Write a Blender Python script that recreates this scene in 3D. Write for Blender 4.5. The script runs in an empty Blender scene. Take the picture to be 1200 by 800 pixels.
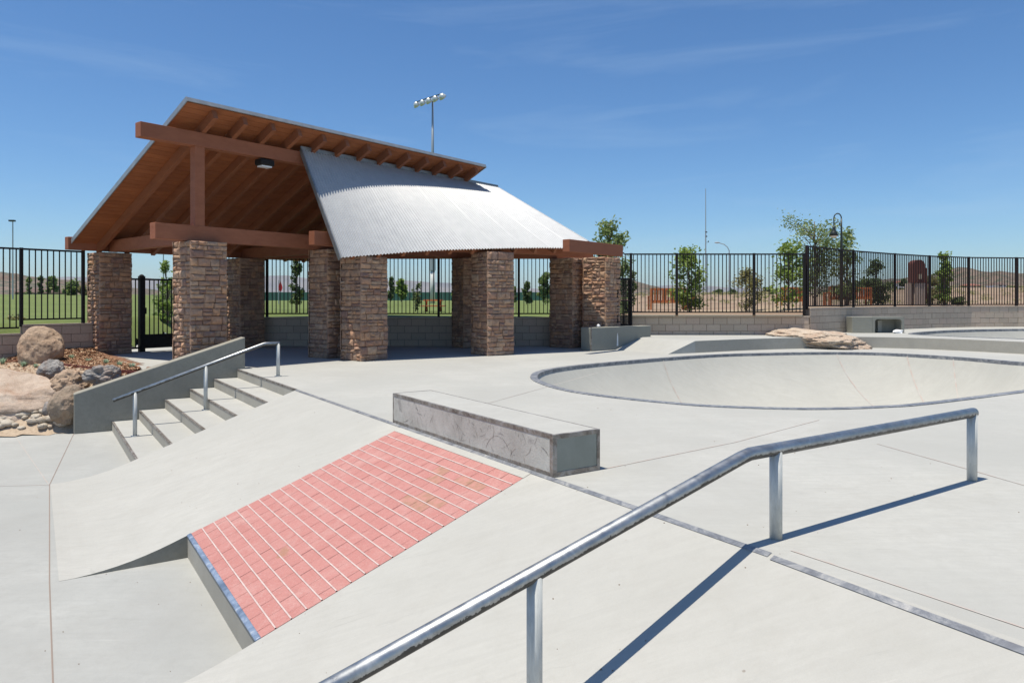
import bpy, bmesh, math, random
from mathutils import Vector, Matrix, noise
from mathutils.geometry import tessellate_polygon
random.seed(7)
R = math.radians
sc = bpy.context.scene
COL = sc.collection

# ------------------------------------------------------------------ camera
F, Y0, EYE = 840.0, 350.0, 1.36          # focal length in photo pixels, horizon row, eye height over the upper deck
cam = bpy.data.cameras.new("camera")
cam.sensor_width = 36.0
cam.lens = 36.0 * F / 1200.0
cam.shift_y = -(400.0 - Y0) / 1200.0
cam.clip_start = 0.05
cam.clip_end = 20000
camo = bpy.data.objects.new("camera", cam)
camo.location = (0, 0, EYE)
camo.rotation_euler = (R(90), 0, 0)
COL.objects.link(camo)
sc.camera = camo

# ------------------------------------------------------------------ light
SUN_EL = 76.0
hx, hy = -0.87, -0.49
hl = math.hypot(hx, hy)
hx /= hl; hy /= hl
sunv = Vector((hx * math.cos(R(SUN_EL)), hy * math.cos(R(SUN_EL)), math.sin(R(SUN_EL))))
world = bpy.data.worlds.new("World")
sc.world = world
world.use_nodes = True
wn, wl = world.node_tree.nodes, world.node_tree.links
wn.clear()
wo = wn.new("ShaderNodeOutputWorld")
bg = wn.new("ShaderNodeBackground")
sky = wn.new("ShaderNodeTexSky")
sky.sky_type = 'NISHITA'
sky.sun_disc = False
sky.sun_elevation = R(SUN_EL)
sky.sun_rotation = math.atan2(hx, hy)
sky.altitude = 800
sky.air_density = 1.0
sky.dust_density = 0.8
sky.ozone_density = 2.6
bg.inputs[1].default_value = 0.115
# thin high cirrus
tc = wn.new("ShaderNodeTexCoord")
mp = wn.new("ShaderNodeMapping")
mp.inputs['Scale'].default_value = (1.3, 2.0, 11.0)
mp.inputs['Rotation'].default_value = (0.0, R(7), 0.0)
mp.inputs['Location'].default_value = (3.1, 1.7, 0.4)
nz = wn.new("ShaderNodeTexNoise")
nz.inputs['Scale'].default_value = 1.7
nz.inputs['Detail'].default_value = 9
nz.inputs['Roughness'].default_value = 0.62
nz.inputs['Distortion'].default_value = 0.5
rp = wn.new("ShaderNodeValToRGB")
rp.color_ramp.elements[0].position = 0.50
rp.color_ramp.elements[0].color = (0, 0, 0, 1)
rp.color_ramp.elements[1].position = 0.86
rp.color_ramp.elements[1].color = (0.22, 0.22, 0.22, 1)
mx = wn.new("ShaderNodeMix"); mx.data_type = 'RGBA'
mx.inputs[7].default_value = (5.6, 6.0, 6.6, 1)
hs = wn.new("ShaderNodeHueSaturation")
hs.inputs['Saturation'].default_value = 1.14
wl.new(tc.outputs['Generated'], mp.inputs[0]); wl.new(mp.outputs[0], nz.inputs[0])
wl.new(nz.outputs[0], rp.inputs[0]); wl.new(rp.outputs[0], mx.inputs[0])
wl.new(sky.outputs[0], hs.inputs['Color']); wl.new(hs.outputs[0], mx.inputs[6])
tnt = wn.new("ShaderNodeMix"); tnt.data_type = 'RGBA'; tnt.blend_type = 'MULTIPLY'; tnt.inputs[0].default_value = 1.0
tnt.inputs[7].default_value = (0.73, 0.885, 1.0, 1)      # a clear deep blue air
wl.new(mx.outputs[2], tnt.inputs[6]); wl.new(tnt.outputs[2], bg.inputs[0])
wl.new(bg.outputs[0], wo.inputs[0])

sl = bpy.data.lights.new("sun", 'SUN')
sl.energy = 5.0
sl.angle = R(0.53)
sl.color = (1.0, 0.93, 0.81)
so = bpy.data.objects.new("sun", sl)
so.rotation_euler = sunv.to_track_quat('Z', 'Y').to_euler()
so.location = (0, 0, 30)
COL.objects.link(so)
sc.view_settings.view_transform = 'Standard'
sc.view_settings.look = 'None'
sc.view_settings.exposure = 0.21
sc.view_settings.gamma = 1.0
sc.cycles.max_bounces = 6

# ------------------------------------------------------------------ frames of the place
# skatepark frame: U runs along the edge of the upper deck, S is the distance from it towards the lower plaza
P0 = Vector((0.306, 5.44)); U = Vector((0.555, -0.832)); N = Vector((0.832, 0.555))
def us(u, s, z=0.0):
    p = P0 + U * u - N * s
    return Vector((p.x, p.y, z))
# pavilion frame: rho along its ridge, delta across it
RR = Vector((0.619, 0.785)); DD = Vector((-0.785, 0.619))
def rd(r, d, z=0.0):
    p = RR * r + DD * d
    return Vector((p.x, p.y, z))
RROT = math.atan2(RR.y, RR.x)
UROT = math.atan2(U.y, U.x)
def gp(px, py, z=0.0):       # a photo pixel read as a point on the level z
    y = F * (EYE - z) / (py - Y0)
    return Vector(((px - 600.0) / F * y, y, z))
def gy(px, py, y):           # a photo pixel read at the distance y
    return Vector(((px - 600.0) / F * y, y, EYE - (py - Y0) * y / F))
DROP = 0.97

# ------------------------------------------------------------------ mesh helpers
class MB:
    def __init__(s): s.v = []; s.f = []; s.sm = False
    def quad(s, a, b, c, d):
        i = len(s.v); s.v += [Vector(a), Vector(b), Vector(c), Vector(d)]; s.f.append((i, i+1, i+2, i+3))
    def tri(s, a, b, c):
        i = len(s.v); s.v += [Vector(a), Vector(b), Vector(c)]; s.f.append((i, i+1, i+2))
    def hexa(s, p):          # 8 points: bottom 4 (ccw), top 4
        i = len(s.v); s.v += [Vector(q) for q in p]
        for f in ((3,2,1,0),(4,5,6,7),(0,1,5,4),(1,2,6,5),(2,3,7,6),(3,0,4,7)):
            s.f.append(tuple(i+k for k in f))
    def box(s, c, size, rz=0.0):
        c = Vector(c); hx_, hy_, hz_ = size[0]/2, size[1]/2, size[2]/2
        cr, sr = math.cos(rz), math.sin(rz)
        pts = []
        for z in (-hz_, hz_):
            for x, y in ((-hx_,-hy_),(hx_,-hy_),(hx_,hy_),(-hx_,hy_)):
                pts.append(c + Vector((x*cr - y*sr, x*sr + y*cr, z)))
        s.hexa(pts)
    def beam(s, a, b, w, h, up=(0,0,1)):   # rectangular bar from a to b; a,b on its centre line
        a = Vector(a); b = Vector(b); d = (b-a).normalized(); up = Vector(up)
        side = d.cross(up).normalized(); u2 = side.cross(d).normalized()
        pts = []
        for zz in (-h/2, h/2):
            pts += [a + side*(-w/2) + u2*zz, a + side*(w/2) + u2*zz, b + side*(w/2) + u2*zz, b + side*(-w/2) + u2*zz]
        s.hexa(pts)
    def tube(s, pts, r, n=12, cap=True):
        pts = [Vector(p) for p in pts]
        rs = r if isinstance(r, (list, tuple)) else [r]*len(pts)
        base = len(s.v)
        prev = None
        for i, p in enumerate(pts):
            if i == 0: t = (pts[1]-p).normalized()
            elif i == len(pts)-1: t = (p-pts[i-1]).normalized()
            else: t = ((pts[i+1]-p).normalized() + (p-pts[i-1]).normalized()).normalized()
            if prev is None:
                a = Vector((0,0,1)) if abs(t.z) < 0.9 else Vector((1,0,0))
                x = t.cross(a).normalized()
            else:
                x = (prev - t*prev.dot(t)).normalized()
            prev = x
            y = t.cross(x)
            k = 1.0
            if 0 < i < len(pts)-1:
                c = (pts[i]-pts[i-1]).normalized().dot(t); k = 1.0/max(c, 0.6)
            for j in range(n):
                an = 2*math.pi*j/n
                s.v.append(p + (x*math.cos(an) + y*math.sin(an))*rs[i]*(k if 0 < i < len(pts)-1 else 1))
        for i in range(len(pts)-1):
            for j in range(n):
                a = base+i*n+j; b = base+i*n+(j+1) % n
                s.f.append((a, b, b+n, a+n))
        if cap:
            s.f.append(tuple(base+j for j in range(n))[::-1])
            s.f.append(tuple(base+(len(pts)-1)*n+j for j in range(n)))
    def prism(s, poly, z0, z1, holes=()):
        loops = [[Vector((p[0], p[1], 0)) for p in poly]] + [[Vector((p[0], p[1], 0)) for p in h] for h in holes]
        tris = tessellate_polygon(loops)
        flat = [p for l in loops for p in l]
        i = len(s.v)
        s.v += [Vector((p.x, p.y, z1)) for p in flat]
        for t in tris:
            a, b, c = [flat[k] for k in t]
            up = (b-a).cross(c-a).z > 0
            s.f.append(tuple(i+k for k in (t if up else t[::-1])))
        if z0 is not None:
            for l in loops:
                m = len(l)
                for k in range(m):
                    a, b = l[k], l[(k+1) % m]
                    s.quad((a.x,a.y,z0), (b.x,b.y,z0), (b.x,b.y,z1), (a.x,a.y,z1))
    def mesh(s, name, mat, origin=(0,0,0), smooth=False):
        o = Vector(origin)
        me = bpy.data.meshes.new(name)
        me.from_pydata([tuple(p-o) for p in s.v], [], s.f)
        if mat: me.materials.append(mat)
        if smooth:
            for p in me.polygons: p.use_smooth = True
        me.update()
        return me

WORLD = {}
def reg(o, w): WORLD[o.name] = Vector(w)
def thing(name, label, cat, loc, group=None):
    o = bpy.data.objects.new(name, None); COL.objects.link(o)
    o.empty_display_size = 0.2
    o.location = loc; o['label'] = label; o['category'] = cat
    if group: o['group'] = group
    reg(o, loc); return o
def part(name, mb, mat, parent, label=None, smooth=False, origin=None, bevel=0, kind=None):
    w = WORLD[parent.name]
    org = Vector(origin) if origin is not None else w
    o = bpy.data.objects.new(name, mb.mesh(name, mat, org, smooth)); COL.objects.link(o)
    o.parent = parent; o.location = org - w
    if label: o['label'] = label
    if kind: o['kind'] = kind
    reg(o, org)
    finish(o, smooth, bevel)
    return o
def inst(name, me, parent, loc, rot=(0,0,0), scale=(1,1,1)):
    o = bpy.data.objects.new(name, me); COL.objects.link(o)
    w = WORLD[parent.name] if parent else Vector((0,0,0))
    if parent: o.parent = parent
    o.location = Vector(loc) - w; o.rotation_euler = rot; o.scale = scale
    return o
def finish(o, smooth, bevel):
    if smooth and smooth is not True:
        m = o.modifiers
    if bevel:
        b = o.modifiers.new("bevel", 'BEVEL'); b.width = bevel; b.segments = 2; b.limit_method = 'ANGLE'; b.angle_limit = R(40)
def single(name, mb, mat, label, cat, loc=(0,0,0), group=None, smooth=False, bevel=0, kind=None):
    o = bpy.data.objects.new(name, mb.mesh(name, mat, loc, smooth)); COL.objects.link(o)
    o.location = loc
    if label: o['label'] = label
    if cat: o['category'] = cat
    if group: o['group'] = group
    if kind: o['kind'] = kind
    reg(o, loc); finish(o, smooth, bevel)
    return o
def structure(name, mb, mat, smooth=False, bevel=0, loc=(0,0,0)):
    return single(name, mb, mat, None, None, loc, smooth=smooth, bevel=bevel, kind='structure')

# ------------------------------------------------------------------ materials
class Mat:
    def __init__(s, name, rough=0.8, metal=0.0, col=(0.5,0.5,0.5)):
        s.m = bpy.data.materials.new(name); s.m.use_nodes = True
        s.n = s.m.node_tree.nodes; s.l = s.m.node_tree.links
        s.b = s.n['Principled BSDF']
        s.b.inputs['Roughness'].default_value = rough
        s.b.inputs['Metallic'].default_value = metal
        s.b.inputs['Base Color'].default_value = (*col, 1)
        s.c = None
        s.tc = s.n.new("ShaderNodeTexCoord")
    def coords(s, scale=(1,1,1), rot=(0,0,0), src='Object'):
        m = s.n.new("ShaderNodeMapping"); m.inputs['Scale'].default_value = scale; m.inputs['Rotation'].default_value = rot
        if src == 'Position':
            g = s.n.new("ShaderNodeNewGeometry"); s.l.new(g.outputs['Position'], m.inputs[0])
        else:
            s.l.new(s.tc.outputs[src], m.inputs[0])
        return m.outputs[0]
    def noise(s, scale, detail=4, rough=0.55, dist=0.0, vec=None):
        t = s.n.new("ShaderNodeTexNoise"); t.inputs['Scale'].default_value = scale
        t.inputs['Detail'].default_value = detail; t.inputs['Roughness'].default_value = rough
        t.inputs['Distortion'].default_value = dist
        s.l.new(vec if vec is not None else s.coords(src='Position'), t.inputs[0]); return t.outputs[0]
    def vor(s, scale, feat='F1', vec=None, out=0):
        t = s.n.new("ShaderNodeTexVoronoi"); t.inputs['Scale'].default_value = scale; t.feature = feat
        s.l.new(vec if vec is not None else s.coords(src='Position'), t.inputs[0]); return t.outputs[out]
    def ramp(s, val, stops, interp='LINEAR'):
        r = s.n.new("ShaderNodeValToRGB"); r.color_ramp.interpolation = interp
        e = r.color_ramp.elements
        while len(e) < len(stops): e.new(0.5)
        for k, (p, c) in enumerate(stops):
            e[k].position = p; e[k].color = (*c, 1) if len(c) == 3 else c
        s.l.new(val, r.inputs[0]); return r.outputs[0]
    def mix(s, fac, a, b, mode='MIX'):
        m = s.n.new("ShaderNodeMix"); m.data_type = 'RGBA'; m.blend_type = mode
        for sock, v in ((m.inputs[0], fac), (m.inputs[6], a), (m.inputs[7], b)):
            if isinstance(v, (int, float)): sock.default_value = v
            elif isinstance(v, tuple): sock.default_value = (*v, 1)
            else: s.l.new(v, sock)
        return m.outputs[2]
    def math(s, op, a, b=0.0):
        m = s.n.new("ShaderNodeMath"); m.operation = op
        for sock, v in ((m.inputs[0], a), (m.inputs[1], b)):
            if isinstance(v, (int, float)): sock.default_value = v
            else: s.l.new(v, sock)
        return m.outputs[0]
    def rnd(s):
        g = s.n.new("ShaderNodeNewGeometry"); o = s.n.new("ShaderNodeObjectInfo")
        return s.math('FRACT', s.math('ADD', g.outputs['Random Per Island'], o.outputs['Random']))
    def color(s, c): s.l.new(c, s.b.inputs['Base Color']); return s
    def rough(s, r): s.l.new(r, s.b.inputs['Roughness']); return s
    def bump(s, h, strength=0.3, dist=0.01):
        b = s.n.new("ShaderNodeBump"); b.inputs['Strength'].default_value = strength; b.inputs['Distance'].default_value = dist
        s.l.new(h, b.inputs['Height'])
        prev = s.b.inputs['Normal']
        if prev.is_linked: s.l.new(prev.links[0].from_socket, b.inputs['Normal'])
        s.l.new(b.outputs[0], prev); return s

def concrete(name, base, warm=(1,1,1), streak=True, spots=True, contrast=1.0):
    m = Mat(name, 0.85)
    a = tuple(c*(1-0.10*contrast) for c in base); b = tuple(min(1, c*(1+0.07*contrast)) for c in base)
    n1 = m.noise(0.55, 6, 0.6, 0.4)
    col = m.ramp(n1, [(0.3, a), (0.7, b)])
    if streak:   # broom and trowel strokes
        v = m.coords((1.0, 9.0, 1.0), (0, 0, R(-12)), 'Position')
        n2 = m.noise(1.6, 6, 0.65, 1.2, v)
        col = m.mix(m.ramp(n2, [(0.42, (0,0,0)), (0.70, (0.55,)*3)]), col, tuple(c*0.86 for c in base))
    n4 = m.noise(4.0, 8, 0.7)
    col = m.mix(m.ramp(m.noise(14.0, 6, 0.75, 0.6), [(0.46, (0,0,0)), (0.72, (0.32*contrast,)*3)]), col, tuple(c*0.80 for c in base))
    col = m.mix(m.ramp(n4, [(0.46, (0,0,0)), (0.76, (0.42,)*3)]), col, tuple(c*0.80*w for c, w in zip(base, (1.0,0.98,0.95))))
    if streak:   # pale skid strokes and fine cracks
        v3 = m.coords((0.8, 14.0, 1.0), (0, 0, R(-38)), 'Position')
        st = m.mix(1.0, m.ramp(m.noise(2.3, 3, 0.5, 0.4, v3), [(0.66, (0,0,0)), (0.72, (0.5,)*3)]), m.ramp(m.noise(1.1, 3), [(0.5, (0,0,0)), (0.6, (1,1,1))]), 'MULTIPLY')
        col = m.mix(st, col, tuple(min(1, c*1.14) for c in base))
        v4 = m.coords((1.2, 11.0, 1.0), (0, 0, R(25)), 'Position')
        st = m.mix(1.0, m.ramp(m.noise(1.7, 3, 0.5, 1.5, v4), [(0.64, (0,0,0)), (0.70, (0.35,)*3)]), m.ramp(m.noise(0.8, 3), [(0.48, (0,0,0)), (0.6, (1,1,1))]), 'MULTIPLY')
        col = m.mix(st, col, tuple(c*0.70 for c in base))
        wv = m.n.new('ShaderNodeVectorMath'); wv.operation = 'ADD'; nn_ = m.n.new('ShaderNodeTexNoise'); nn_.inputs['Scale'].default_value = 1.4; nn_.inputs['Detail'].default_value = 5
        m.l.new(m.coords(src='Position'), nn_.inputs[0]); m.l.new(nn_.outputs[1], wv.inputs[0]); m.l.new(m.coords(src='Position'), wv.inputs[1])
        ck = m.ramp(m.vor(0.42, 'DISTANCE_TO_EDGE', wv.outputs[0]), [(0.0, (0.55,)*3), (0.0022, (0.25,)*3), (0.004, (0,0,0))])
        ckm = m.mix(1.0, ck, m.ramp(m.noise(0.5, 2), [(0.60, (0,0,0)), (0.66, (0.6,)*3)]), 'MULTIPLY')
        col = m.mix(ckm, col, tuple(c*0.45 for c in base))
        cl = m.ramp(m.noise(0.35, 4, 0.6, 0.8), [(0.42, (0,0,0)), (0.62, (0.42*contrast,)*3)])
        col = m.mix(cl, col, tuple(c*w for c, w in zip(base, (0.86,0.87,0.87))))
    if spots:
        vv = m.vor(3.2)
        sp = m.ramp(vv, [(0.0, (1,1,1)), (0.022, (0.9,)*3), (0.03, (0,0,0))], 'LINEAR')
        gate = m.ramp(m.noise(2.0, 2), [(0.55, (0,0,0)), (0.6, (0.8,)*3)])
        col = m.mix(m.mix(1.0, sp, gate, 'MULTIPLY'), col, (0.20, 0.17, 0.14))
    g = m.noise(140, 3, 0.6)
    col = m.mix(m.ramp(g, [(0.35, (0.10,)*3), (0.65, (0,0,0))]), col, tuple(c*0.6 for c in base))
    m.color(col)
    m.bump(m.noise(60, 5, 0.6), 0.12, 0.01)
    m.bump(m.noise(2.2, 3, 0.5), 0.10, 0.03)
    return m
CB = (0.41, 0.408, 0.378)
M = {}
M['deck'] = concrete('deck_concrete', CB, contrast=1.3).m
M['bank'] = concrete('bank_concrete', (0.408, 0.402, 0.370), contrast=0.8).m
M['plaza'] = concrete('plaza_concrete', (0.365, 0.368, 0.348), contrast=1.6).m
M['walls'] = concrete('formed_concrete', (0.27, 0.257, 0.213), streak=False, spots=False, contrast=2.4).m
M['bowl'] = concrete('bowl_concrete', (0.42, 0.415, 0.375), contrast=0.7).m
M['ledge'] = concrete('ledge_concrete', (0.265, 0.262, 0.222), streak=False, spots=False, contrast=1.2).m
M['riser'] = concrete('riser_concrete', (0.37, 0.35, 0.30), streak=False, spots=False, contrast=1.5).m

# bench side: scraped by skateboard wheels and decks
m = Mat('scuffed_concrete', 0.75)
col = m.ramp(m.noise(2.5, 6, 0.7), [(0.3, (0.34,0.325,0.29)), (0.7, (0.52,0.50,0.455))])
col = m.mix(m.ramp(m.noise(5, 5, 0.7, 0.5), [(0.56, (0,0,0)), (0.7, (0.6,)*3)]), col, (0.20,0.18,0.17))
m.color(col); m.bump(m.noise(50, 4), 0.2, 0.01); M['scuff'] = m.m
m = Mat('shaded_panel_concrete', 0.8)  # shade of the bench end is painted in as a darker green-grey
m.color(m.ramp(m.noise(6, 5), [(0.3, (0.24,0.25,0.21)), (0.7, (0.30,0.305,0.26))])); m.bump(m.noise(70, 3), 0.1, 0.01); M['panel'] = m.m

# worn steel edging
m = Mat('worn_steel', 0.45, 0.6)
col = m.ramp(m.noise(7, 8, 0.75, 0.8), [(0.32, (0.10,0.075,0.06)), (0.5, (0.27,0.24,0.21)), (0.68, (0.42,0.41,0.40))])
m.color(col); m.rough(m.ramp(m.noise(12, 4), [(0.3, (0.35,)*3), (0.7, (0.65,)*3)])); m.bump(m.noise(60, 4), 0.15, 0.004); M['steel_edge'] = m.m
m = Mat('painted_steel_coping', 0.5, 0.1)
col = m.ramp(m.noise(6.0, 9, 0.8, 1.0, m.coords((1,1,1), src='Position')), [(0.34, (0.10,0.105,0.12)), (0.48, (0.17,0.18,0.20)), (0.57, (0.27,0.275,0.28)), (0.66, (0.40,0.39,0.37))])
m.color(col); m.bump(m.noise(90, 3), 0.1, 0.004); M['coping'] = m.m
m = Mat('blue_edge_paint', 0.45, 0.1)
col = m.ramp(m.noise(7.0, 8, 0.7, 1.0), [(0.35, (0.10,0.14,0.21)), (0.55, (0.20,0.26,0.36)), (0.75, (0.50,0.53,0.56))])
m.color(col); M['blue_edge'] = m.m
m = Mat('galvanised_steel', 0.35, 0.9)
col = m.ramp(m.noise(9, 6, 0.7, 0.8), [(0.3, (0.26,0.27,0.275)), (0.7, (0.46,0.475,0.48))])
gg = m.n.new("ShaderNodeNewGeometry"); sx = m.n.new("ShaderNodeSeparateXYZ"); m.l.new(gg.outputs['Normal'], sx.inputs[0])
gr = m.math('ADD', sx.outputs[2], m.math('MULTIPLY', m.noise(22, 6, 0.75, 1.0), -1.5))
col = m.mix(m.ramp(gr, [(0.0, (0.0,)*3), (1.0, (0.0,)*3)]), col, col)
underside_dark = m.math('LESS_THAN', gr, -0.88)  # dark patches where the surface faces down, broken up by noise
col = m.mix(m.math('MULTIPLY', underside_dark, 0.85), col, (0.03,0.027,0.025))
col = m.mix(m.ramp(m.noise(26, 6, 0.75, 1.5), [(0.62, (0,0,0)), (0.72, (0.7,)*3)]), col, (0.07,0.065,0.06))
m.color(col); m.rough(m.ramp(m.noise(16, 5), [(0.3, (0.34,)*3), (0.7, (0.52,)*3)])); m.bump(m.noise(45, 4), 0.08, 0.003); M['galv'] = m.m
m = Mat('galvanised_post', 0.6, 0.1)
m.color(m.ramp(m.noise(9, 6, 0.7, 0.8, m.coords((3,3,0.6), src='Position')), [(0.3, (0.40,0.41,0.39)), (0.7, (0.62,0.63,0.60))])); M['galv_post'] = m.m

# stamped brick of the bank
m = Mat('red_brick', 0.8)
r = m.rnd()
col = m.ramp(r, [(0.0, (0.405,0.170,0.148)), (0.5, (0.415,0.178,0.156)), (1.0, (0.425,0.188,0.166))])
col = m.mix(m.ramp(m.noise(3.0, 7, 0.7, 0.6), [(0.50, (0,0,0)), (0.72, (0.75,)*3)]), col, (0.47,0.27,0.24))
col = m.mix(m.ramp(m.noise(9.0, 6, 0.75, 0.8), [(0.52, (0,0,0)), (0.70, (0.6,)*3)]), col, (0.33,0.125,0.105))
col = m.mix(m.ramp(m.noise(26, 5, 0.7, 0.5, m.coords((1,3.5,1), (0,0,R(-33)), 'Position')), [(0.55, (0,0,0)), (0.75, (0.35,)*3)]), col, (0.50,0.33,0.30))
col = m.mix(m.ramp(m.noise(1.9, 3, 0.5, 0.3), [(0.69, (0,0,0)), (0.72, (0.7,)*3)]), col, (0.30,0.16,0.09))
col = m.mix(m.ramp(m.noise(55, 5, 0.8), [(0.50, (0,0,0)), (0.68, (0.55,)*3)]), col, (0.30,0.13,0.12))
col = m.mix(m.ramp(m.noise(90, 4, 0.8), [(0.56, (0,0,0)), (0.70, (0.6,)*3)]), col, (0.52,0.40,0.37))
m.color(col); m.bump(m.noise(70, 5, 0.7), 0.35, 0.008); M['brick'] = m.m
m = Mat('worn_brick', 0.85); m.color(m.ramp(m.noise(14,6,0.7), [(0.35,(0.30,0.17,0.11)),(0.6,(0.42,0.20,0.165))])); M['worn_brick'] = m.m
m = Mat('pale_grout', 0.9); m.color(m.ramp(m.noise(14, 4), [(0.3, (0.44,0.33,0.31)), (0.7, (0.54,0.44,0.41))])); M['grout'] = m.m
m = Mat('brick_joint', 0.9, col=(0.27,0.11,0.095)); M['joint'] = m.m
m = Mat('sawn_joint', 0.95, col=(0.24,0.19,0.16)); M['saw'] = m.m
m = Mat('red_chalk_line', 0.95); m.color(m.mix(m.ramp(m.noise(8, 4), [(0.4, (0,0,0)), (0.6, (1,1,1))]), (0.42,0.40,0.37), (0.42,0.34,0.30))); M['chalk'] = m.m

# timber
def timber(name, a, b):
    m = Mat(name, 0.7)
    n1 = m.noise(3.0, 6, 0.6, 0.6, m.coords((1, 1, 3), src='Position'))
    r = m.rnd()
    col = m.ramp(n1, [(0.25, a), (0.75, b)])
    col = m.mix(m.ramp(r, [(0, (0,0,0)), (1, (0.35,)*3)]), col, tuple(c*0.72 for c in a))
    m.color(col); m.bump(m.noise(30, 5, 0.6, 0, m.coords((1,1,4), src='Position')), 0.25, 0.006)
    return m.m
M['beam'] = timber('stained_beam', (0.25,0.080,0.034), (0.35,0.122,0.056))
M['plank'] = timber('roof_board', (0.25,0.078,0.025), (0.36,0.122,0.042))
M['rafter'] = timber('rafter_wood', (0.22,0.074,0.03), (0.31,0.11,0.046))
M['bench_wood'] = timber('bench_wood', (0.46,0.15,0.05), (0.60,0.22,0.08))

# metal roof
m = Mat('zinc_sheet', 0.5, 0.15)
col = m.ramp(m.noise(5, 5, 0.6, 0.2), [(0.3, (0.40,0.41,0.42)), (0.7, (0.46,0.47,0.475))])
col = m.mix(m.ramp(m.rnd(), [(0,(0,0,0)),(1,(0.08,)*3)]), col, (0.32,0.33,0.34))
m.color(col); M['zinc'] = m.m
m = Mat('dark_metal_trim', 0.45, 0.5); m.color(m.ramp(m.noise(6,3), [(0.3,(0.18,0.19,0.20)),(0.7,(0.26,0.27,0.28))])); M['trim'] = m.m
m = Mat('pale_metal_trim', 0.4, 0.3); m.color(m.ramp(m.noise(6,3), [(0.3,(0.24,0.26,0.27)),(0.7,(0.32,0.34,0.35))])); M['fascia'] = m.m
m = Mat('black_powder_coat', 0.6, 0.0); m.b.inputs['Specular IOR Level'].default_value = 0.2; m.color(m.ramp(m.noise(20,3), [(0.3,(0.012,0.010,0.010)),(0.7,(0.020,0.017,0.016))])); M['black'] = m.m
m = Mat('dark_brown_coat', 0.6, 0.0, (0.022,0.014,0.013)); m.b.inputs['Specular IOR Level'].default_value = 0.2; M['brownblack'] = m.m
m = Mat('lens_plastic', 0.3, 0.0, (0.75,0.76,0.78)); M['lens'] = m.m
m = Mat('lamp_green_dark', 0.4, 0.2, (0.03,0.035,0.03)); M['lampdark'] = m.m
m = Mat('lamp_bowl', 0.3, 0.4, (0.62,0.64,0.58)); M['lampbowl'] = m.m
m = Mat('grey_pole', 0.5, 0.4, (0.36,0.39,0.40)); M['pole'] = m.m

# stones
def stone(name, stops, bstr=0.6, sc_=9):
    m = Mat(name, 0.9)
    col = m.ramp(m.rnd(), stops)
    col = m.mix(m.ramp(m.noise(sc_, 6, 0.7, 0.4), [(0.42,(0,0,0)),(0.75,(0.75,)*3)]), col, (0.13,0.085,0.065))
    col = m.mix(m.ramp(m.noise(sc_*1.7, 4, 0.6), [(0.55,(0,0,0)),(0.8,(0.5,)*3)]), col, (0.46,0.34,0.24))
    m.color(col); m.bump(m.noise(28, 6, 0.7), bstr, 0.02); return m.m
M['ledgestone'] = stone('ledgestone', [(0.0,(0.36,0.195,0.13)),(0.16,(0.48,0.305,0.195)),(0.32,(0.28,0.16,0.12)),(0.46,(0.53,0.36,0.24)),(0.6,(0.40,0.225,0.145)),(0.75,(0.55,0.31,0.175)),(0.88,(0.42,0.285,0.20)),(1.0,(0.31,0.18,0.135))])
m = Mat('dark_mortar', 0.95, col=(0.11,0.07,0.05)); M['mortar'] = m.m
m = Mat('block_mortar', 0.95, col=(0.19,0.155,0.125)); M['bmortar'] = m.m
m = Mat('split_block', 0.9)
col = m.ramp(m.rnd(), [(0,(0.42,0.345,0.27)),(0.5,(0.50,0.415,0.325)),(1,(0.48,0.375,0.30))])
col = m.mix(m.ramp(m.noise(30,5,0.7), [(0.4,(0,0,0)),(0.7,(0.5,)*3)]), col, (0.34,0.275,0.215))
m.color(col); m.bump(m.noise(45,5,0.7), 0.6, 0.015); M['block'] = m.m

def rock(name, a, b, c, s1=2.5):
    m = Mat(name, 0.9)
    col = m.ramp(m.noise(s1, 8, 0.7, 0.4), [(0.3, a), (0.52, b), (0.72, c)])
    col = m.mix(m.ramp(m.vor(55), [(0.0,(0.75,)*3),(0.30,(0,0,0))]), col, tuple(x*0.3 for x in a))
    col = m.mix(m.ramp(m.noise(1.3, 6, 0.7, 1.2), [(0.5,(0,0,0)),(0.68,(0.55,)*3)]), col, (0.40,0.22,0.13))
    col = m.mix(m.ramp(m.noise(6, 8, 0.8, 0.5), [(0.55,(0,0,0)),(0.75,(0.6,)*3)]), col, tuple(x*0.5 for x in a))
    col = m.mix(m.ramp(m.noise(50, 4, 0.7), [(0.5,(0,0,0)),(0.75,(0.5,)*3)]), col, tuple(min(1,x*1.3) for x in c))
    m.color(col); m.bump(m.noise(7, 9, 0.8), 0.9, 0.09); m.bump(m.noise(60, 4, 0.7), 0.35, 0.01); return m.m
M['rock_pale'] = rock('pale_granite', (0.40,0.29,0.21), (0.58,0.46,0.36), (0.68,0.58,0.48))
M['rock_tan'] = rock('tan_granite', (0.33,0.23,0.15), (0.50,0.36,0.25), (0.60,0.45,0.32))
M['rock_brown'] = rock('brown_granite', (0.25,0.185,0.13), (0.36,0.275,0.20), (0.45,0.355,0.265))
M['rock_grey'] = rock('grey_granite', (0.22,0.205,0.19), (0.34,0.32,0.30), (0.45,0.43,0.405))
M['rock_peach'] = rock('peach_rock', (0.44,0.32,0.23), (0.57,0.46,0.35), (0.64,0.55,0.45), 1.6)
M['pebble'] = rock('river_stone', (0.52,0.44,0.33), (0.64,0.56,0.45), (0.74,0.68,0.58), 6)

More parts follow.
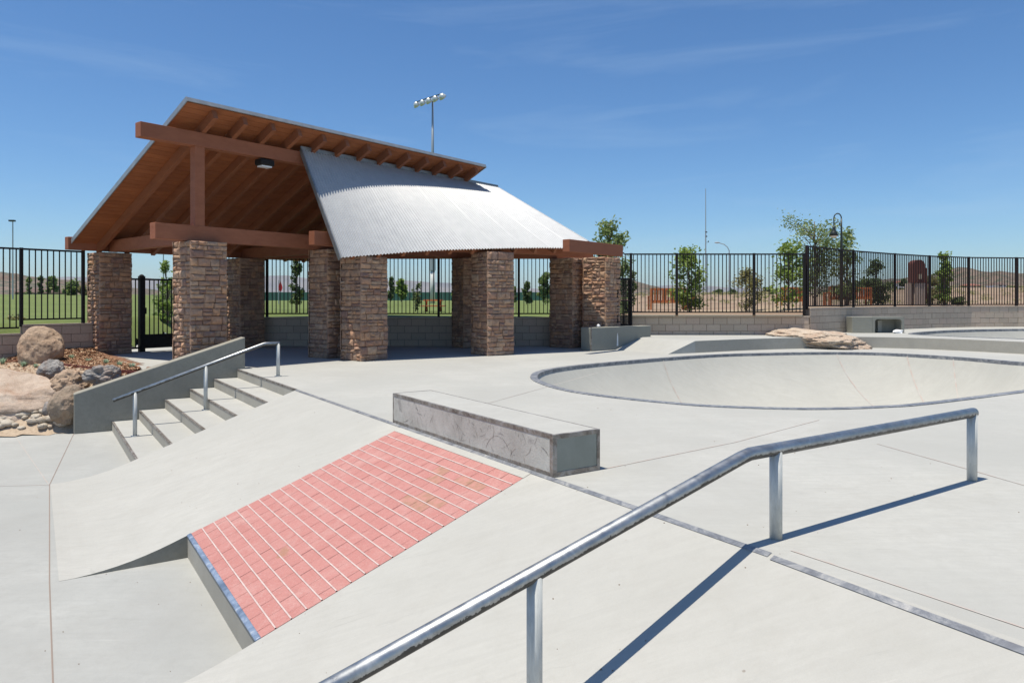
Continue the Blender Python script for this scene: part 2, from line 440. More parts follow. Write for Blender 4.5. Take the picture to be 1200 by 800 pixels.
# ground covers
m = Mat('bark_soil', 0.95)
m.color(m.ramp(m.noise(30, 7, 0.75), [(0.3,(0.10,0.045,0.025)),(0.55,(0.24,0.12,0.065)),(0.75,(0.38,0.24,0.15))])); m.bump(m.noise(45,5,0.7), 0.8, 0.03); M['soil'] = m.m
m = Mat('bark_chip', 0.9); m.color(m.ramp(m.rnd(), [(0,(0.12,0.05,0.025)),(0.5,(0.28,0.14,0.075)),(0.8,(0.38,0.23,0.13)),(1,(0.50,0.38,0.26))])); M['chip'] = m.m
m = Mat('decomposed_granite', 0.95)
m.color(m.ramp(m.noise(20, 7, 0.75), [(0.3,(0.30,0.22,0.15)),(0.7,(0.52,0.42,0.31))])); m.bump(m.noise(60,5,0.7), 0.7, 0.02); M['dg'] = m.m
m = Mat('red_edging', 0.7, 0, (0.14,0.035,0.028)); M['edging'] = m.m
m = Mat('turf', 0.95)
col = m.ramp(m.noise(0.35, 6, 0.6, 0.5), [(0.3,(0.078,0.118,0.020)),(0.7,(0.128,0.170,0.034))])
col = m.mix(m.ramp(m.noise(12,5,0.7), [(0.4,(0,0,0)),(0.75,(0.5,)*3)]), col, (0.19,0.19,0.06))
m.color(col); m.bump(m.noise(60,4), 0.5, 0.03); M['turf'] = m.m
m = Mat('dry_dirt', 0.95)
col = m.ramp(m.noise(0.12, 8, 0.65, 0.8), [(0.3,(0.20,0.125,0.08)),(0.55,(0.28,0.20,0.13)),(0.75,(0.33,0.27,0.17))])
m.color(col); M['dirt'] = m.m
m = Mat('scrub_hill', 0.95)
col = m.ramp(m.noise(0.05, 8, 0.7, 0.6), [(0.35,(0.12,0.08,0.055)),(0.6,(0.185,0.135,0.10))])
col = m.mix(m.ramp(m.noise(0.16, 6, 0.7), [(0.46,(0,0,0)),(0.55,(0.85,)*3)]), col, (0.06,0.07,0.04))
m.color(col); M['hill'] = m.m
m = Mat('far_mountain', 0.95)
m.color(m.ramp(m.noise(0.004, 6, 0.6), [(0.35,(0.14,0.14,0.14)),(0.7,(0.24,0.21,0.18))])); M['mount'] = m.m
m = Mat('windscreen_cloth', 0.9); m.color(m.ramp(m.noise(0.6,3), [(0.3,(0.040,0.115,0.085)),(0.7,(0.055,0.145,0.11))])); M['green'] = m.m
def leafmat(name, a, b, c):
    m = Mat(name, 0.6)
    a, b, c = [tuple(x*1.6 for x in q) for q in (a, b, c)]
    m.color(m.ramp(m.rnd(), [(0, a), (0.55, b), (1, c)]))
    t = m.n.new("ShaderNodeBsdfTranslucent"); t.inputs[0].default_value = (*[min(1, x*1.9) for x in b], 1)
    mxs = m.n.new("ShaderNodeMixShader"); mxs.inputs[0].default_value = 0.35
    out = m.n['Material Output']
    m.l.new(m.b.outputs[0], mxs.inputs[1]); m.l.new(t.outputs[0], mxs.inputs[2]); m.l.new(mxs.outputs[0], out.inputs[0])
    return m.m
M['leaf_olive'] = leafmat('olive_leaf', (0.045,0.075,0.022), (0.10,0.135,0.045), (0.20,0.22,0.085))
M['leaf_bright'] = leafmat('bright_leaf', (0.05,0.08,0.018), (0.11,0.155,0.032), (0.20,0.25,0.06))
M['leaf_dark'] = leafmat('dark_leaf', (0.025,0.045,0.016), (0.055,0.08,0.028), (0.11,0.13,0.045))
M['leaf_brown'] = leafmat('brownish_leaf', (0.07,0.075,0.03), (0.13,0.125,0.05), (0.20,0.17,0.08))
M['leaf_blue'] = leafmat('blue_grass', (0.09,0.14,0.10), (0.16,0.22,0.16), (0.30,0.34,0.25))
m = Mat('bark', 0.9); m.color(m.ramp(m.noise(14,5), [(0.3,(0.09,0.065,0.045)),(0.7,(0.20,0.155,0.115))])); M['bark'] = m.m
for nm, c, ro in (('red_cloth',(0.55,0.02,0.025),0.8),('white_paint',(0.78,0.78,0.76),0.6),('stucco',(0.52,0.43,0.33),0.9),
                  ('tile_roof',(0.26,0.10,0.065),0.8),('brown_roof',(0.13,0.08,0.06),0.85),('window_dark',(0.03,0.035,0.04),0.2),
                  ('kiosk_brown',(0.14,0.045,0.03),0.7),('kiosk_stone',(0.50,0.40,0.33),0.85),('plaque',(0.42,0.34,0.24),0.6),('paper',(0.82,0.82,0.82),0.7)):
    q = Mat(nm, ro, 0.0, c)
    q.color(q.mix(q.ramp(q.noise(6,4), [(0.35,(0,0,0)),(0.75,(0.4,)*3)]), c, tuple(x*0.75 for x in c)))
    M[nm] = q.m

# ================================================================== THE SKATEPARK GROUND
def smooth_closed(pts, sub=6):
    out = []
    n = len(pts)
    for i in range(n):
        p0, p1, p2, p3 = pts[i-1], pts[i], pts[(i+1) % n], pts[(i+2) % n]
        for k in range(sub):
            t = k/sub
            out.append(0.5*((2*p1) + (p2-p0)*t + (2*p0-5*p1+4*p2-p3)*t*t + (3*p1-p0-3*p2+p3)*t*t*t))
    return out
def smooth_open(pts, sub=6):
    out = []
    n = len(pts)
    for i in range(n-1):
        p0 = pts[max(i-1,0)]; p1 = pts[i]; p2 = pts[i+1]; p3 = pts[min(i+2,n-1)]
        for k in range(sub):
            t = k/sub
            out.append(0.5*((2*p1) + (p2-p0)*t + (2*p0-5*p1+4*p2-p3)*t*t + (3*p1-p0-3*p2+p3)*t*t*t))
    out.append(pts[-1].copy())
    return out
rim_px = [(627,442),(648,432.5),(725,424),(825,416.5),(900,414),(980,413),(1050,414.5),(1130,419.3),(1200,425)]
rim_px2 = [(1200,458),(1100,471),(1025,477),(950,479),(875,477.5),(800,473.5),(700,463),(650,453.5)]
def g2(px, py, z=0): q = gp(px, py, z); return Vector((q.x, q.y))
rim = [g2(*p) for p in rim_px] + [Vector((11.5,14.3)), Vector((11.4,13.4)), Vector((10.6,12.5)), Vector((9.2,11.55))] + [g2(*p) for p in rim_px2[1:]]
rim = smooth_closed(rim, 6)
cen = sum(rim, Vector((0,0)))/len(rim)

pe = [Vector(p) for p in ((4.6,18.0),(6.3,18.95),(8.0,19.6),(9.7,19.95),(11.2,19.3),(12.4,17.9),(13.4,16.2),(14.6,14.2),(16.5,12.6),(20,11.8),(40,11.5))]
pe = smooth_open(pe, 5)
PLH = 0.30
# upper deck
deck_poly = [us(-10.42,1.45), Vector((-7.15,13.85,0)), Vector((-9.9,17.2,0)), Vector((-10.45,17.75,0)), Vector((-14.5,25.2,0)), Vector((-7.0,25.2,0)), Vector((-7.0,20.86,0)),
             Vector((3.4,20.86,0)), Vector((3.9,20.05,0)), Vector((2.75,19.12,0)), Vector((3.83,17.6,0))] + \
            [Vector((p.x,p.y,0)) for p in pe] + [Vector((40,-30,0)), us(30,0), us(-10.42,0)]
mb = MB(); mb.prism(deck_poly, None, 0.0, [rim])
mb.quad(us(-10.42,0,-1.2), us(30,0,-1.2), us(30,0,0), us(-10.42,0,0))
deck = structure('upper_deck', mb, M['deck'])
# platform behind the bowl
rim2 = [Vector(p) for p in ((11.9,21.25),(12.9,22.6),(15.2,24.2),(18.2,25.0),(21.5,24.2),(22.5,21),(20,18.4),(16.4,17.6),(14.1,18.3),(12.6,19.8))]
rim2 = smooth_closed(rim2, 5)
plat_poly = [Vector((p.x,p.y)) for p in pe] + [Vector((40,28.2)), Vector((17.2,27.6)), Vector((8.9,21.6)), Vector((3.3,21.3)), Vector((3.3,20.8)), Vector((3.9,20.05)), Vector((3.58,19.8))]
mb = MB(); mb.prism(plat_poly, None, PLH, [rim2])
structure('raised_platform', mb, M['deck'])
mb = MB()
for a, b in zip(pe[:-1], pe[1:]):
    mb.quad((a.x,a.y,-0.05), (b.x,b.y,-0.05), (b.x,b.y,PLH), (a.x,a.y,PLH))
structure('platform_kerb', mb, M['riser'])
mb = MB()
A, B, C, D = Vector((2.75,19.12,0)), Vector((3.83,17.6,0)), Vector((4.6,18.0,PLH)), Vector((3.58,19.8,PLH))
mb.quad(A, B, C, D); mb.tri(B, Vector((4.6,18.0,0)), C); mb.tri(A, D, Vector((3.9,20.05,PLH)))
structure('ramp_to_platform', mb, M['deck'])
# lower plaza
mb = MB()
pl = [us(-11.5,-0.02), us(-12,14), us(40,16), us(40,-0.02)]
mb.quad(*[Vector((p.x,p.y,-DROP)) for p in (us(-10.4,0.02), Vector((-9.5,12.0,0)), Vector((-40,11.0,0)), Vector((-40,-30,0)))])
mb.quad(*[Vector((p.x,p.y,-DROP)) for p in (us(-10.4,0.02), Vector((-40,-30,0)), Vector((8,-30,0)), us(30,0.02))])
plaza = structure('lower_plaza', mb, M['plaza'])

def bowl(rim, z0, spine, depth, rad, name):
    rings = 14
    mb = MB(); n = len(rim)
    def near(p):
        a, b = spine; t = max(0, min(1, (p-a).dot(b-a)/(b-a).length_squared)); return a+(b-a)*t
    for k in range(rings+1):
        for p in rim:
            q = near(p); L = (q-p).length
            ll = min(rad, L*0.95)
            if k <= 10:
                an0, an1 = 0.42, math.pi/2*0.95; an = an0+(an1-an0)*k/10
                dd = ll*(math.cos(an0)-math.cos(an))/(math.cos(an0)-math.cos(an1)); zz = depth*(math.sin(an)-math.sin(an0))/(math.sin(an1)-math.sin(an0))
            else:
                dd = ll + (L-ll)*(k-10)/4; zz = depth + 0.02*(k-10)
            w = p + (q-p)*(dd/L)
            mb.v.append(Vector((w.x, w.y, z0-zz)))
    for k in range(rings):
        for i in range(n):
            a = k*n+i; b = k*n+(i+1) % n
            mb.f.append((a, b, b+n, a+n))
    # structure wall normals face the inside
    return mb
bm_ = bowl(rim, 0.0, (Vector((3.4,12.4)), Vector((8.8,13.6))), 1.45, 3.0, 'bowl')
bowl_o = structure('bowl', bm_, M['bowl'], smooth=True)
nr = len(rim)
# seams running down the bowl wall
for px in (768, 985, 1062, 1118):
    best = min(range(nr), key=lambda i: abs(600+rim[i].x/rim[i].y*F-px) + (0 if rim[i].y > 13 else 9999))
    mb = MB(); w = 0.012
    pts = [bm_.v[k*nr+best] for k in range(11)]
    side = (bm_.v[(best+1) % nr]-bm_.v[best]).normalized()
    inward = Vector((cen.x-pts[0].x, cen.y-pts[0].y, 0.6)).normalized()*0.012
    for a, b in zip(pts[:-1], pts[1:]):
        mb.quad(a-side*w+inward, a+side*w+inward, b+side*w+inward, b-side*w+inward)
    part('seam', mb, M['chalk'], bowl_o)
bowl2 = structure('second_bowl', bowl(rim2, PLH, (Vector((15.5,21.2)), Vector((19,21.2))), 1.4, 1.8, 'b2'), M['bowl'], smooth=True)
def ring(rim, z, w0, w1, h=0.012):
    mb = MB(); n = len(rim)
    nn = []
    for i in range(n):
        t = (rim[(i+1) % n]-rim[i-1]).normalized(); q = Vector((t.y, -t.x))
        if q.dot(rim[i]-cen0) < 0: q = -q
        nn.append(q)
    for i in range(n):
        j = (i+1) % n
        a0, a1 = rim[i]+nn[i]*w0, rim[i]+nn[i]*w1; b0, b1 = rim[j]+nn[j]*w0, rim[j]+nn[j]*w1
        def P(p, zz): return Vector((p.x, p.y, zz))
        mb.quad(P(a0,z+h), P(b0,z+h), P(b1,z+h), P(a1,z+h))
        mb.quad(P(a1,z-0.01), P(b1,z-0.01), P(b1,z+h), P(a1,z+h))
        mb.quad(P(a0,z-0.08), P(b0,z-0.08), P(b0,z+h), P(a0,z+h))
    return mb
cen0 = cen
part('coping', ring(rim, 0, -0.04, 0.085), M['coping'], bowl_o)
cen0 = sum(rim2, Vector((0,0)))/len(rim2)
part('coping', ring(rim2, PLH, -0.03, 0.07), M['coping'], bowl2)

# ---- the bank between deck and plaza, with the notch below the brick face
SL = 0.3625
def prof(smax):
    pts = [(0.0, 0.0)]
    k = 0.3
    while k < 2.2: pts.append((k, -SL*k)); k += 0.3
    s0, s1 = 2.25, 3.10
    for i in range(9):
        t = i/8; s = s0+(s1-s0)*t
        z = -SL*s0 - SL*(s1-s0)*(t - t*t/2)
        pts.append((s, z))
    dz = pts[-1][1] + DROP
    out = [(s, z - dz*max(0, (s-2.0)/1.1)) for s, z in pts]
    return [p for p in out if p[0] <= smax+1e-6]
full = prof(9)
full[-1] = (3.10, -DROP+0.002)
flank = MB()
def bankpiece(u0, u1, pr):
    mb = MB(); nu = max(2, int((u1-u0)/0.5))
    for i in range(nu):
        a, b = u0+(u1-u0)*i/nu, u0+(u1-u0)*(i+1)/nu
        for (s0,z0),(s1,z1) in zip(pr[:-1], pr[1:]):
            mb.quad(us(a,s0,z0), us(a,s1,z1), us(b,s1,z1), us(b,s0,z0))
    for u in (u0, u1):
        for (s0,z0),(s1,z1) in zip(pr[:-1], pr[1:]):
            flank.quad(us(u,s0,-DROP-0.05), us(u,s1,-DROP-0.05), us(u,s1,z1), us(u,s0,z0))
    s, z = pr[-1]
    mb.quad(us(u0,s,-DROP-0.05), us(u1,s,-DROP-0.05), us(u1,s,z), us(u0,s,z))
    return mb
NU0, NU1, NS = -2.64, -0.24, 2.12
mb = bankpiece(-6.36, NU0, full)
m2 = bankpiece(NU1, 9.0, full)
off = len(mb.v); mb.v += m2.v; mb.f += [tuple(i+off for i in f) for f in m2.f]
bank = structure('concrete_bank', mb, M['bank'])
part('flank', flank, M['walls'], bank)  # darker concrete: the shade of the notch side is put into the colour
# brick face
pr = [(0,0),(NS,-SL*NS)]
mb = MB()
mb.quad(us(NU0,0,-0.02), us(NU0,NS,-SL*NS-0.02), us(NU1,NS,-SL*NS-0.02), us(NU1,0,-0.02))
base = part('brick_bed', mb, M['joint'], bank)
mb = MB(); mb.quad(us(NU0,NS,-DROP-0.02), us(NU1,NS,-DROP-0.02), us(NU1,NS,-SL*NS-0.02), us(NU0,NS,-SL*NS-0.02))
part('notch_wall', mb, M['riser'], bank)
tilt = math.atan(SL)
slopeN = (us(0,0,0) - us(0,1,-SL)); slopeN.normalize()   # up the slope
def bank_rot():
    x = Vector((U.x, U.y, 0)); y = slopeN; z = x.cross(y)
    return Matrix((x, y, z)).transposed().to_euler()
BROT = bank_rot()
BN = Vector((U.x,U.y,0)).cross(slopeN)
def slope_pt(u, s, lift=0.0): return us(u, s, -SL*s) + BN*lift
brick_var = []
for k in range(4):
    mb = MB(); random.seed(40+k)
    j = lambda a: random.uniform(-a, a)
    L, W, H, c = 0.0978, 0.0465, 0.02, 0.003
    lo = [(-L,-W,-H),(L,-W,-H),(L,W,-H),(-L,W,-H)]
    mid = [(x,y,-c) for x,y,_ in lo]
    top = [((L-c)*sx+j(.001), (W-c)*sy+j(.001), j(.0008)) for sx,sy in ((-1,-1),(1,-1),(1,1),(-1,1))]
    i = 0; mb.v = [Vector(p) for p in lo+mid+top]
    for a in range(4):
        b = (a+1) % 4; mb.f.append((a,b,4+b,4+a)); mb.f.append((4+a,4+b,8+b,8+a))
    mb.f.append((8,9,10,11))
    brick_var.append(mb.mesh('brick', M['brick']))
worn_me = brick_var[0].copy(); worn_me.name = 'brick'; worn_me.materials[0] = M['worn_brick']
random.seed(3)
rows = 20; s_start = 0.10; pitch = 0.1
hyp = math.sqrt(1+SL*SL)
for r in range(rows):
    s = s_start + (r+0.5)*pitch
    offu = 0.0 if r % 2 == 0 else 0.1
    u = NU0 + 0.005 - (0.1 if r % 2 else 0)
    while u < NU1-0.004:
        a, b = max(u, NU0+0.001), min(u+0.2, NU1-0.001)
        if b-a > 0.03:
            o = inst('brick', worn_me if (r in (2,3,5,6) and -1.15 < (a+b)/2 < -0.45 and random.random() < 0.55) else random.choice(brick_var), bank, slope_pt((a+b)/2, s, 0.003+random.uniform(-.0012,.0012)), BROT, ((b-a)/0.2, pitch*hyp/0.1*0.99, 1))
        u += 0.2
    mb = MB(); ss = s_start + r*pitch
    if r > 0:
        for (a,b) in ((NU0+0.01, NU1-0.01),):
            mb.quad(slope_pt(a,ss-0.0050,0.0048), slope_pt(a,ss+0.0050,0.0048), slope_pt(b,ss+0.0050,0.0048), slope_pt(b,ss-0.0050,0.0048))
        part('grout_line', mb, M['grout'], bank)
mb = MB()
a, b = NU0, NU1
for (s0,s1,lz) in ((0.0,0.1035,0.003),):
    mb.quad(slope_pt(a,s0,lz), slope_pt(a,s1,lz), slope_pt(b,s1,lz), slope_pt(b,s0,lz))
part('bank_lip', mb, M['bank'], bank)
# steel nosing at the foot of the bricks
mb = MB()
mb.beam(us(NU0,NS-0.012,-SL*(NS-.012)-0.001), us(NU1,NS-0.012,-SL*(NS-.012)-0.001), 0.042, 0.022, BN)
part('edge_nosing', mb, M['blue_edge'], bank, bevel=0.01)
# deck edge coping
def strip(name, u0, u1, s0, s1, z, mat, parent, h=0.012):
    mb = MB()
    p = [us(u0,s0), us(u0,s1), us(u1,s1), us(u1,s0)]
    lo = [Vector((q.x,q.y,z-0.03)) for q in p]; hi = [Vector((q.x,q.y,z+h)) for q in p]
    mb.hexa(lo+hi); return part(name, mb, mat, parent)
for (a, b, s0, s1) in ((-10.0,1.94,-.010,.032),(1.965,9.0,.008,.046)):
    mb = MB(); e0 = max(0, s0)
    if s0 < 0: mb.quad(us(a,s0,.004), us(a,0,.005), us(b,0,.005), us(b,s0,.004))
    if a < -6.36:
        mb.quad(us(-6.36,e0,.005), us(-6.36,s1,-SL*s1+.004), us(b,s1,-SL*s1+.004), us(b,e0,.005))
    else:
        for k in range(12):      # this length drifts a little away from the deck edge
            ua, ub = a+(b-a)*k/12, a+(b-a)*(k+1)/12; da, db = .022*(ua-a), .022*(ub-a)
            mb.quad(us(ua,e0+da,-SL*(e0+da)+.005), us(ua,s1+da,-SL*(s1+da)+.005), us(ub,s1+db,-SL*(s1+db)+.005), us(ub,e0+db,-SL*(e0+db)+.005))
    part('edge_coping', mb, M['coping'], deck)
# control joints: narrow recessed-looking saw cuts laid 3 mm proud of the slab
def joint(p, q, w=0.008, mat='saw', parent=None, z=None):
    p = Vector(p); q = Vector(q); d = (q-p).normalized(); sd = Vector((-d.y, d.x, 0))*w/2
    up = Vector((0,0,0.003))
    mb = MB(); mb.quad(p-sd+up, q-sd+up, q+sd+up, p+sd+up)
    part('control_joint', mb, M[mat], parent)
L = -DROP
joint(gp(87,507,L), gp(58,568,L), 0.009, 'saw', plaza)
joint(gp(58,568,L), gp(58,682,L), 0.009, 'saw', plaza)
joint(gp(58,682,L), us(3.2,3.2,L), 0.009, 'saw', plaza)
joint(gp(58,568,L), Vector((-20,7.5,L)), 0.010, 'chalk', plaza)
joint(us(-6.36,3.12,L), us(-14,3.9,L), 0.008, 'chalk', plaza)
joint(us(1.97,-0.13,0), us(9,-0.13,0), 0.012, 'chalk', deck)
joint(us(0.0,-0.50,0), gp(862,518,0), 0.012, 'chalk', deck)
joint(gp(862,518,0), gp(960,492,0), 0.010, 'chalk', deck)
joint(gp(1028,520,0), gp(1132,549,0), 0.012, 'chalk', deck)
joint(gp(1132,549,0), gp(1240,580,0), 0.012, 'chalk', deck)
joint(us(-2.92,-0.5,0), gp(700,437,0), 0.01, 'chalk', deck)

# ---- stairs
RISE, TREAD = DROP/6, 0.4235
stairs = thing('staircase', 'pale concrete staircase of six wide steps beside the sloping cheek wall', 'stairs', us(-8.23,1.3,-DROP))
UL, UR, UM = -10.10, -6.40, -8.36
for k in range(1, 7):
    zt = -DROP + RISE*k
    s1 = TREAD*(6-k); s0 = s1 - TREAD if k < 6 else s1 - 0.30
    if k == 6: s0 = -0.0
    for (a, b) in ((UL, UM-0.005), (UM+0.005, UR)):
        mb = MB()
        if k == 6:
            pts = [us(a,0.004), us(b,0.004), us(b,-0.001), us(a,-0.001)]
        else:
            pts = [us(a,s1), us(b,s1), us(b,s0), us(a,s0)]
        mb.hexa([Vector((p.x,p.y,-DROP-0.02)) for p in pts] + [Vector((p.x,p.y,zt if k < 6 else -0.001)) for p in pts])
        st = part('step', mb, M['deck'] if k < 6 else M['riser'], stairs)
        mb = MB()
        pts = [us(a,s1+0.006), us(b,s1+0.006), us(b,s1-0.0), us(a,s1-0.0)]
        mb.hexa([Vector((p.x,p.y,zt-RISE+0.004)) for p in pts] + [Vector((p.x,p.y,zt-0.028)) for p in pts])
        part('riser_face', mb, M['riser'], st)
        mb = MB()
        pts = [us(a,s1+0.009), us(b,s1+0.009), us(b,s1-0.022), us(a,s1-0.022)]
        mb.hexa([Vector((p.x,p.y,zt-0.027)) for p in pts] + [Vector((p.x,p.y,zt+0.004)) for p in pts])
        part('nosing', mb, M['steel_edge'], st)
# cheek wall
cw = MB()
sl_, sh_ = 2.70, -0.14
zl_, zh_ = -0.287, 0.614
lo, hi = [], []
for (u, s, z) in ((UL,sl_,zl_),(UL,sh_,zh_),(UL-0.30,sh_,zh_),(UL-0.30,sl_,zl_)):
    lo.append(us(u,s,-DROP-0.05)); hi.append(us(u,s,z))
cw.hexa([lo[0],lo[1],lo[2],lo[3],hi[0],hi[1],hi[2],hi[3]])
single('cheek_wall', cw, M['walls'], 'grey concrete cheek wall with a sloping top beside the steps', 'wall', us(UL-.15,1.3,-DROP), bevel=0.012)

# ---- hand rails
def rail(label, pts, posts, r, pr_, base_r, matp='galv_post'):
    t = thing('handrail', label, 'rail', posts[0][0])
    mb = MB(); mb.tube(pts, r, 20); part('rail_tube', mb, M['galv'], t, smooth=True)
    for (foot, top) in posts:
        mb = MB(); mb.tube([foot, top], pr_, 16); part('post', mb, M[matp], t, smooth=True)
        if base_r:
            mb = MB(); mb.tube([foot, foot+Vector((0,0,0.012))], base_r, 18); part('base_flange', mb, M['galv_post'], t)
    return t
ur = 1.80
def fr(s, z): return us(ur, s, z)
rz = 0.507
sl2 = 0.243
pts = [fr(-2.60, rz), fr(0.03-0.035, rz), fr(0.03+0.035, rz-0.012), fr(4.6, rz-0.012-sl2*4.53)]
def feet(s): 
    if s < 0: return 0.0
    return -SL*s if s < 2.25 else -DROP+0.05
posts = []
for s in (-2.575, -0.233, 1.45, 3.2):
    zt = rz if s < 0 else rz-0.012-sl2*(s-0.065)
    zb = 0.0 if s < 0 else (-SL*s if s < 2.3 else -DROP)
    posts.append((fr(s, zb-0.01), fr(s, zt)))
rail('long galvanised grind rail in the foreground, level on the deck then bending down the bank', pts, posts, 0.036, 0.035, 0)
# rounded mitre at the far end
uh = -8.36
pts = [us(uh,2.25,-0.222), us(uh,-0.03,0.572), us(uh,-0.07,0.58), us(uh,-0.31,0.58)]
posts = []
for s, zb in ((1.945,-5*RISE), (0.902,-3*RISE), (-0.285,0.0)):
    zt = 0.58 if s < 0 else 0.572-(s+0.03)*0.348
    posts.append((us(uh,s,zb), us(uh,s,zt)))
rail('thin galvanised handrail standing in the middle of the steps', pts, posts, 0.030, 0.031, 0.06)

# ---- grind bench
t = thing('grind_bench', 'long low concrete grind bench with worn steel edges above the brick bank', 'bench', us(-1.46,-0.235,0))
bu0, bu1, bs0, bs1, bh = -2.92, 0.0, -0.005, -0.475, 0.325
def ubox(u0,u1,s0,s1,z0,z1):
    mb = MB()
    p = [us(u0,s0), us(u1,s0), us(u1,s1), us(u0,s1)]
    mb.hexa([Vector((q.x,q.y,z0)) for q in p]+[Vector((q.x,q.y,z1)) for q in p]); return mb
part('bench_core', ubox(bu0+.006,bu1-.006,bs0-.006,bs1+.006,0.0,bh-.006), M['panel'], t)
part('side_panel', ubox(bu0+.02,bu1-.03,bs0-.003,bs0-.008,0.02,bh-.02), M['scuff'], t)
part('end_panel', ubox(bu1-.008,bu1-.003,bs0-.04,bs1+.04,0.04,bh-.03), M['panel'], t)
part('top_slab', ubox(bu0+.02,bu1-.02,bs0-.025,bs1+.012,bh-.02,bh-.002), M['deck'], t)
e = 0.028
for nm, a in (('steel_edge', (bu0,bu1,bs0,bs0-e,bh-.034,bh)), ('steel_edge', (bu0,bu1,bs1+.012,bs1,bh-.034,bh)),
              ('steel_edge', (bu1-e,bu1,bs0-e,bs1+.012,bh-.034,bh)), ('steel_edge', (bu0,bu0+.018,bs0-e,bs1+.012,bh-.034,bh)),
              ('corner_angle', (bu1-.042,bu1,bs0,bs0-.042,0,bh-.034)), ('corner_angle', (bu1-.03,bu1,bs1+.03,bs1,0,bh-.034)),
              ('corner_angle', (bu0,bu0+.02,bs0,bs0-.02,0,bh-.034)),
              ('base_angle', (bu0+.02,bu1-.042,bs0+.001,bs0-.02,0,.036)), ('base_angle', (bu1-.02,bu1+.001,bs0-.042,bs1+.03,0,.04))):
    part(nm, ubox(*a), M['steel_edge'], t, bevel=0.002)

random.seed(77); mb = MB()
for i in range(150):
    cu, cz = random.uniform(bu0+.05,bu1-.1), random.uniform(-.05,.35); r_ = random.uniform(.06,.24)
    a0 = random.uniform(0,6.28); da = random.uniform(.3,1.0); w = random.uniform(.0015,.0045)
    last = None
    for k in range(9):
        a = a0+da*k/8; ww = w*math.sin(math.pi*(k+.4)/8.8)
        pu, pz = cu+math.cos(a)*r_, cz+math.sin(a)*r_
        pi_, zi_ = cu+math.cos(a)*(r_-ww), cz+math.sin(a)*(r_-ww)
        ok = bu0+.03 < pu < bu1-.05 and .045 < pz < bh-.045
        cur = (us(pu,bs0-.0015,pz), us(pi_,bs0-.0015,zi_)) if ok else None
        if last and cur: mb.quad(last[0],last[1],cur[1],cur[0])
        last = cur
part('scuff_marks', mb, M['steel_edge'], t, kind='stuff')

# ---- concrete ledge by the pavilion
d = Vector((0.787,0.617)); q = Vector((-0.617,0.787))
A2 = Vector((2.05,18.58)); Lg = 2.32; Wd = 0.38
t = thing('concrete_ledge', 'dark grey concrete ledge beside the rightmost stone column', 'ledge', (A2.x, A2.y, 0))
mb = MB(); p = [A2, A2+d*Lg, A2+d*Lg+q*Wd, A2+q*Wd]
mb.hexa([Vector((x.x,x.y,0)) for x in p]+[Vector((x.x,x.y,0.61)) for x in p]); part('ledge_body', mb, M['ledge'], t, bevel=0.012)
mb = MB(); a0 = A2-d*0.004+q*0.0
p = [a0-q*0.004, a0+d*0.03-q*0.004, a0+d*0.03+q*0.02, a0+q*0.02]
mb.hexa([Vector((x.x,x.y,0)) for x in p]+[Vector((x.x,x.y,0.612)) for x in p]); part('steel_edge', mb, M['steel_edge'], t)
mb = MB(); c0 = A2+d*0.98-q*0.003
for (x0,z0,x1,z1) in ((-.03,.10,.035,.24),(-.02,.24,.03,.38),(-.01,.38,.015,.44)):
    mb.quad(*[Vector(((c0+d*x).x,(c0+d*x).y,z)) for x,z in ((x0,z0),(x1,z0),(x1*0.8,z1),(x0*0.6,z1))])
part('white_smear', mb, M['white_paint'], t)
# crumpled papers
def blob(loc, size, seed, amp=0.3, sub=2, freq=1.5, flat=None):
    bm = bmesh.new(); bmesh.ops.create_icosphere(bm, subdivisions=sub, radius=1.0)
    o = Vector((seed*7.3, seed*3.1, seed*1.7))
    for v in bm.verts:
        n_ = v.co.normalized()
        k = 1 + amp*noise.noise(n_*freq+o) + amp*0.45*noise.noise(n_*freq*2.7+o) - amp*0.22*abs(noise.noise(n_*freq*3.6+o*2)) + amp*0.14*noise.noise(n_*freq*7+o) + amp*0.09*noise.noise(n_*freq*16+o)
        v.co = Vector((n_.x*size[0], n_.y*size[1], n_.z*size[2]))*k
        if flat is not None and v.co.z < flat: v.co.z = flat + (v.co.z-flat)*0.15
    mb = MB(); mb.v = [v.co.copy()+Vector(loc) for v in bm.verts]
    mb.f = [tuple(v.index for v in f.verts) for f in bm.faces]; bm.free(); return mb
pp = A2+d*0.42+q*0.15
single('paper_cup', blob((pp.x,pp.y,0.645), (0.05,0.05,0.045), 3, 0.5), M['paper'], 'small crumpled white paper lying on the grey ledge', 'litter', (pp.x,pp.y,0.61))

# ---- hollow concrete box on the platform
t = thing('box_bench', 'hollow concrete box bench with a dark opening before the block wall', 'bench', (11.6,22.4,PLH))
bx0, bx1, by0, by1, bz = 11.16, 12.15, 22.2, 22.62, 0.50
mb = MB()
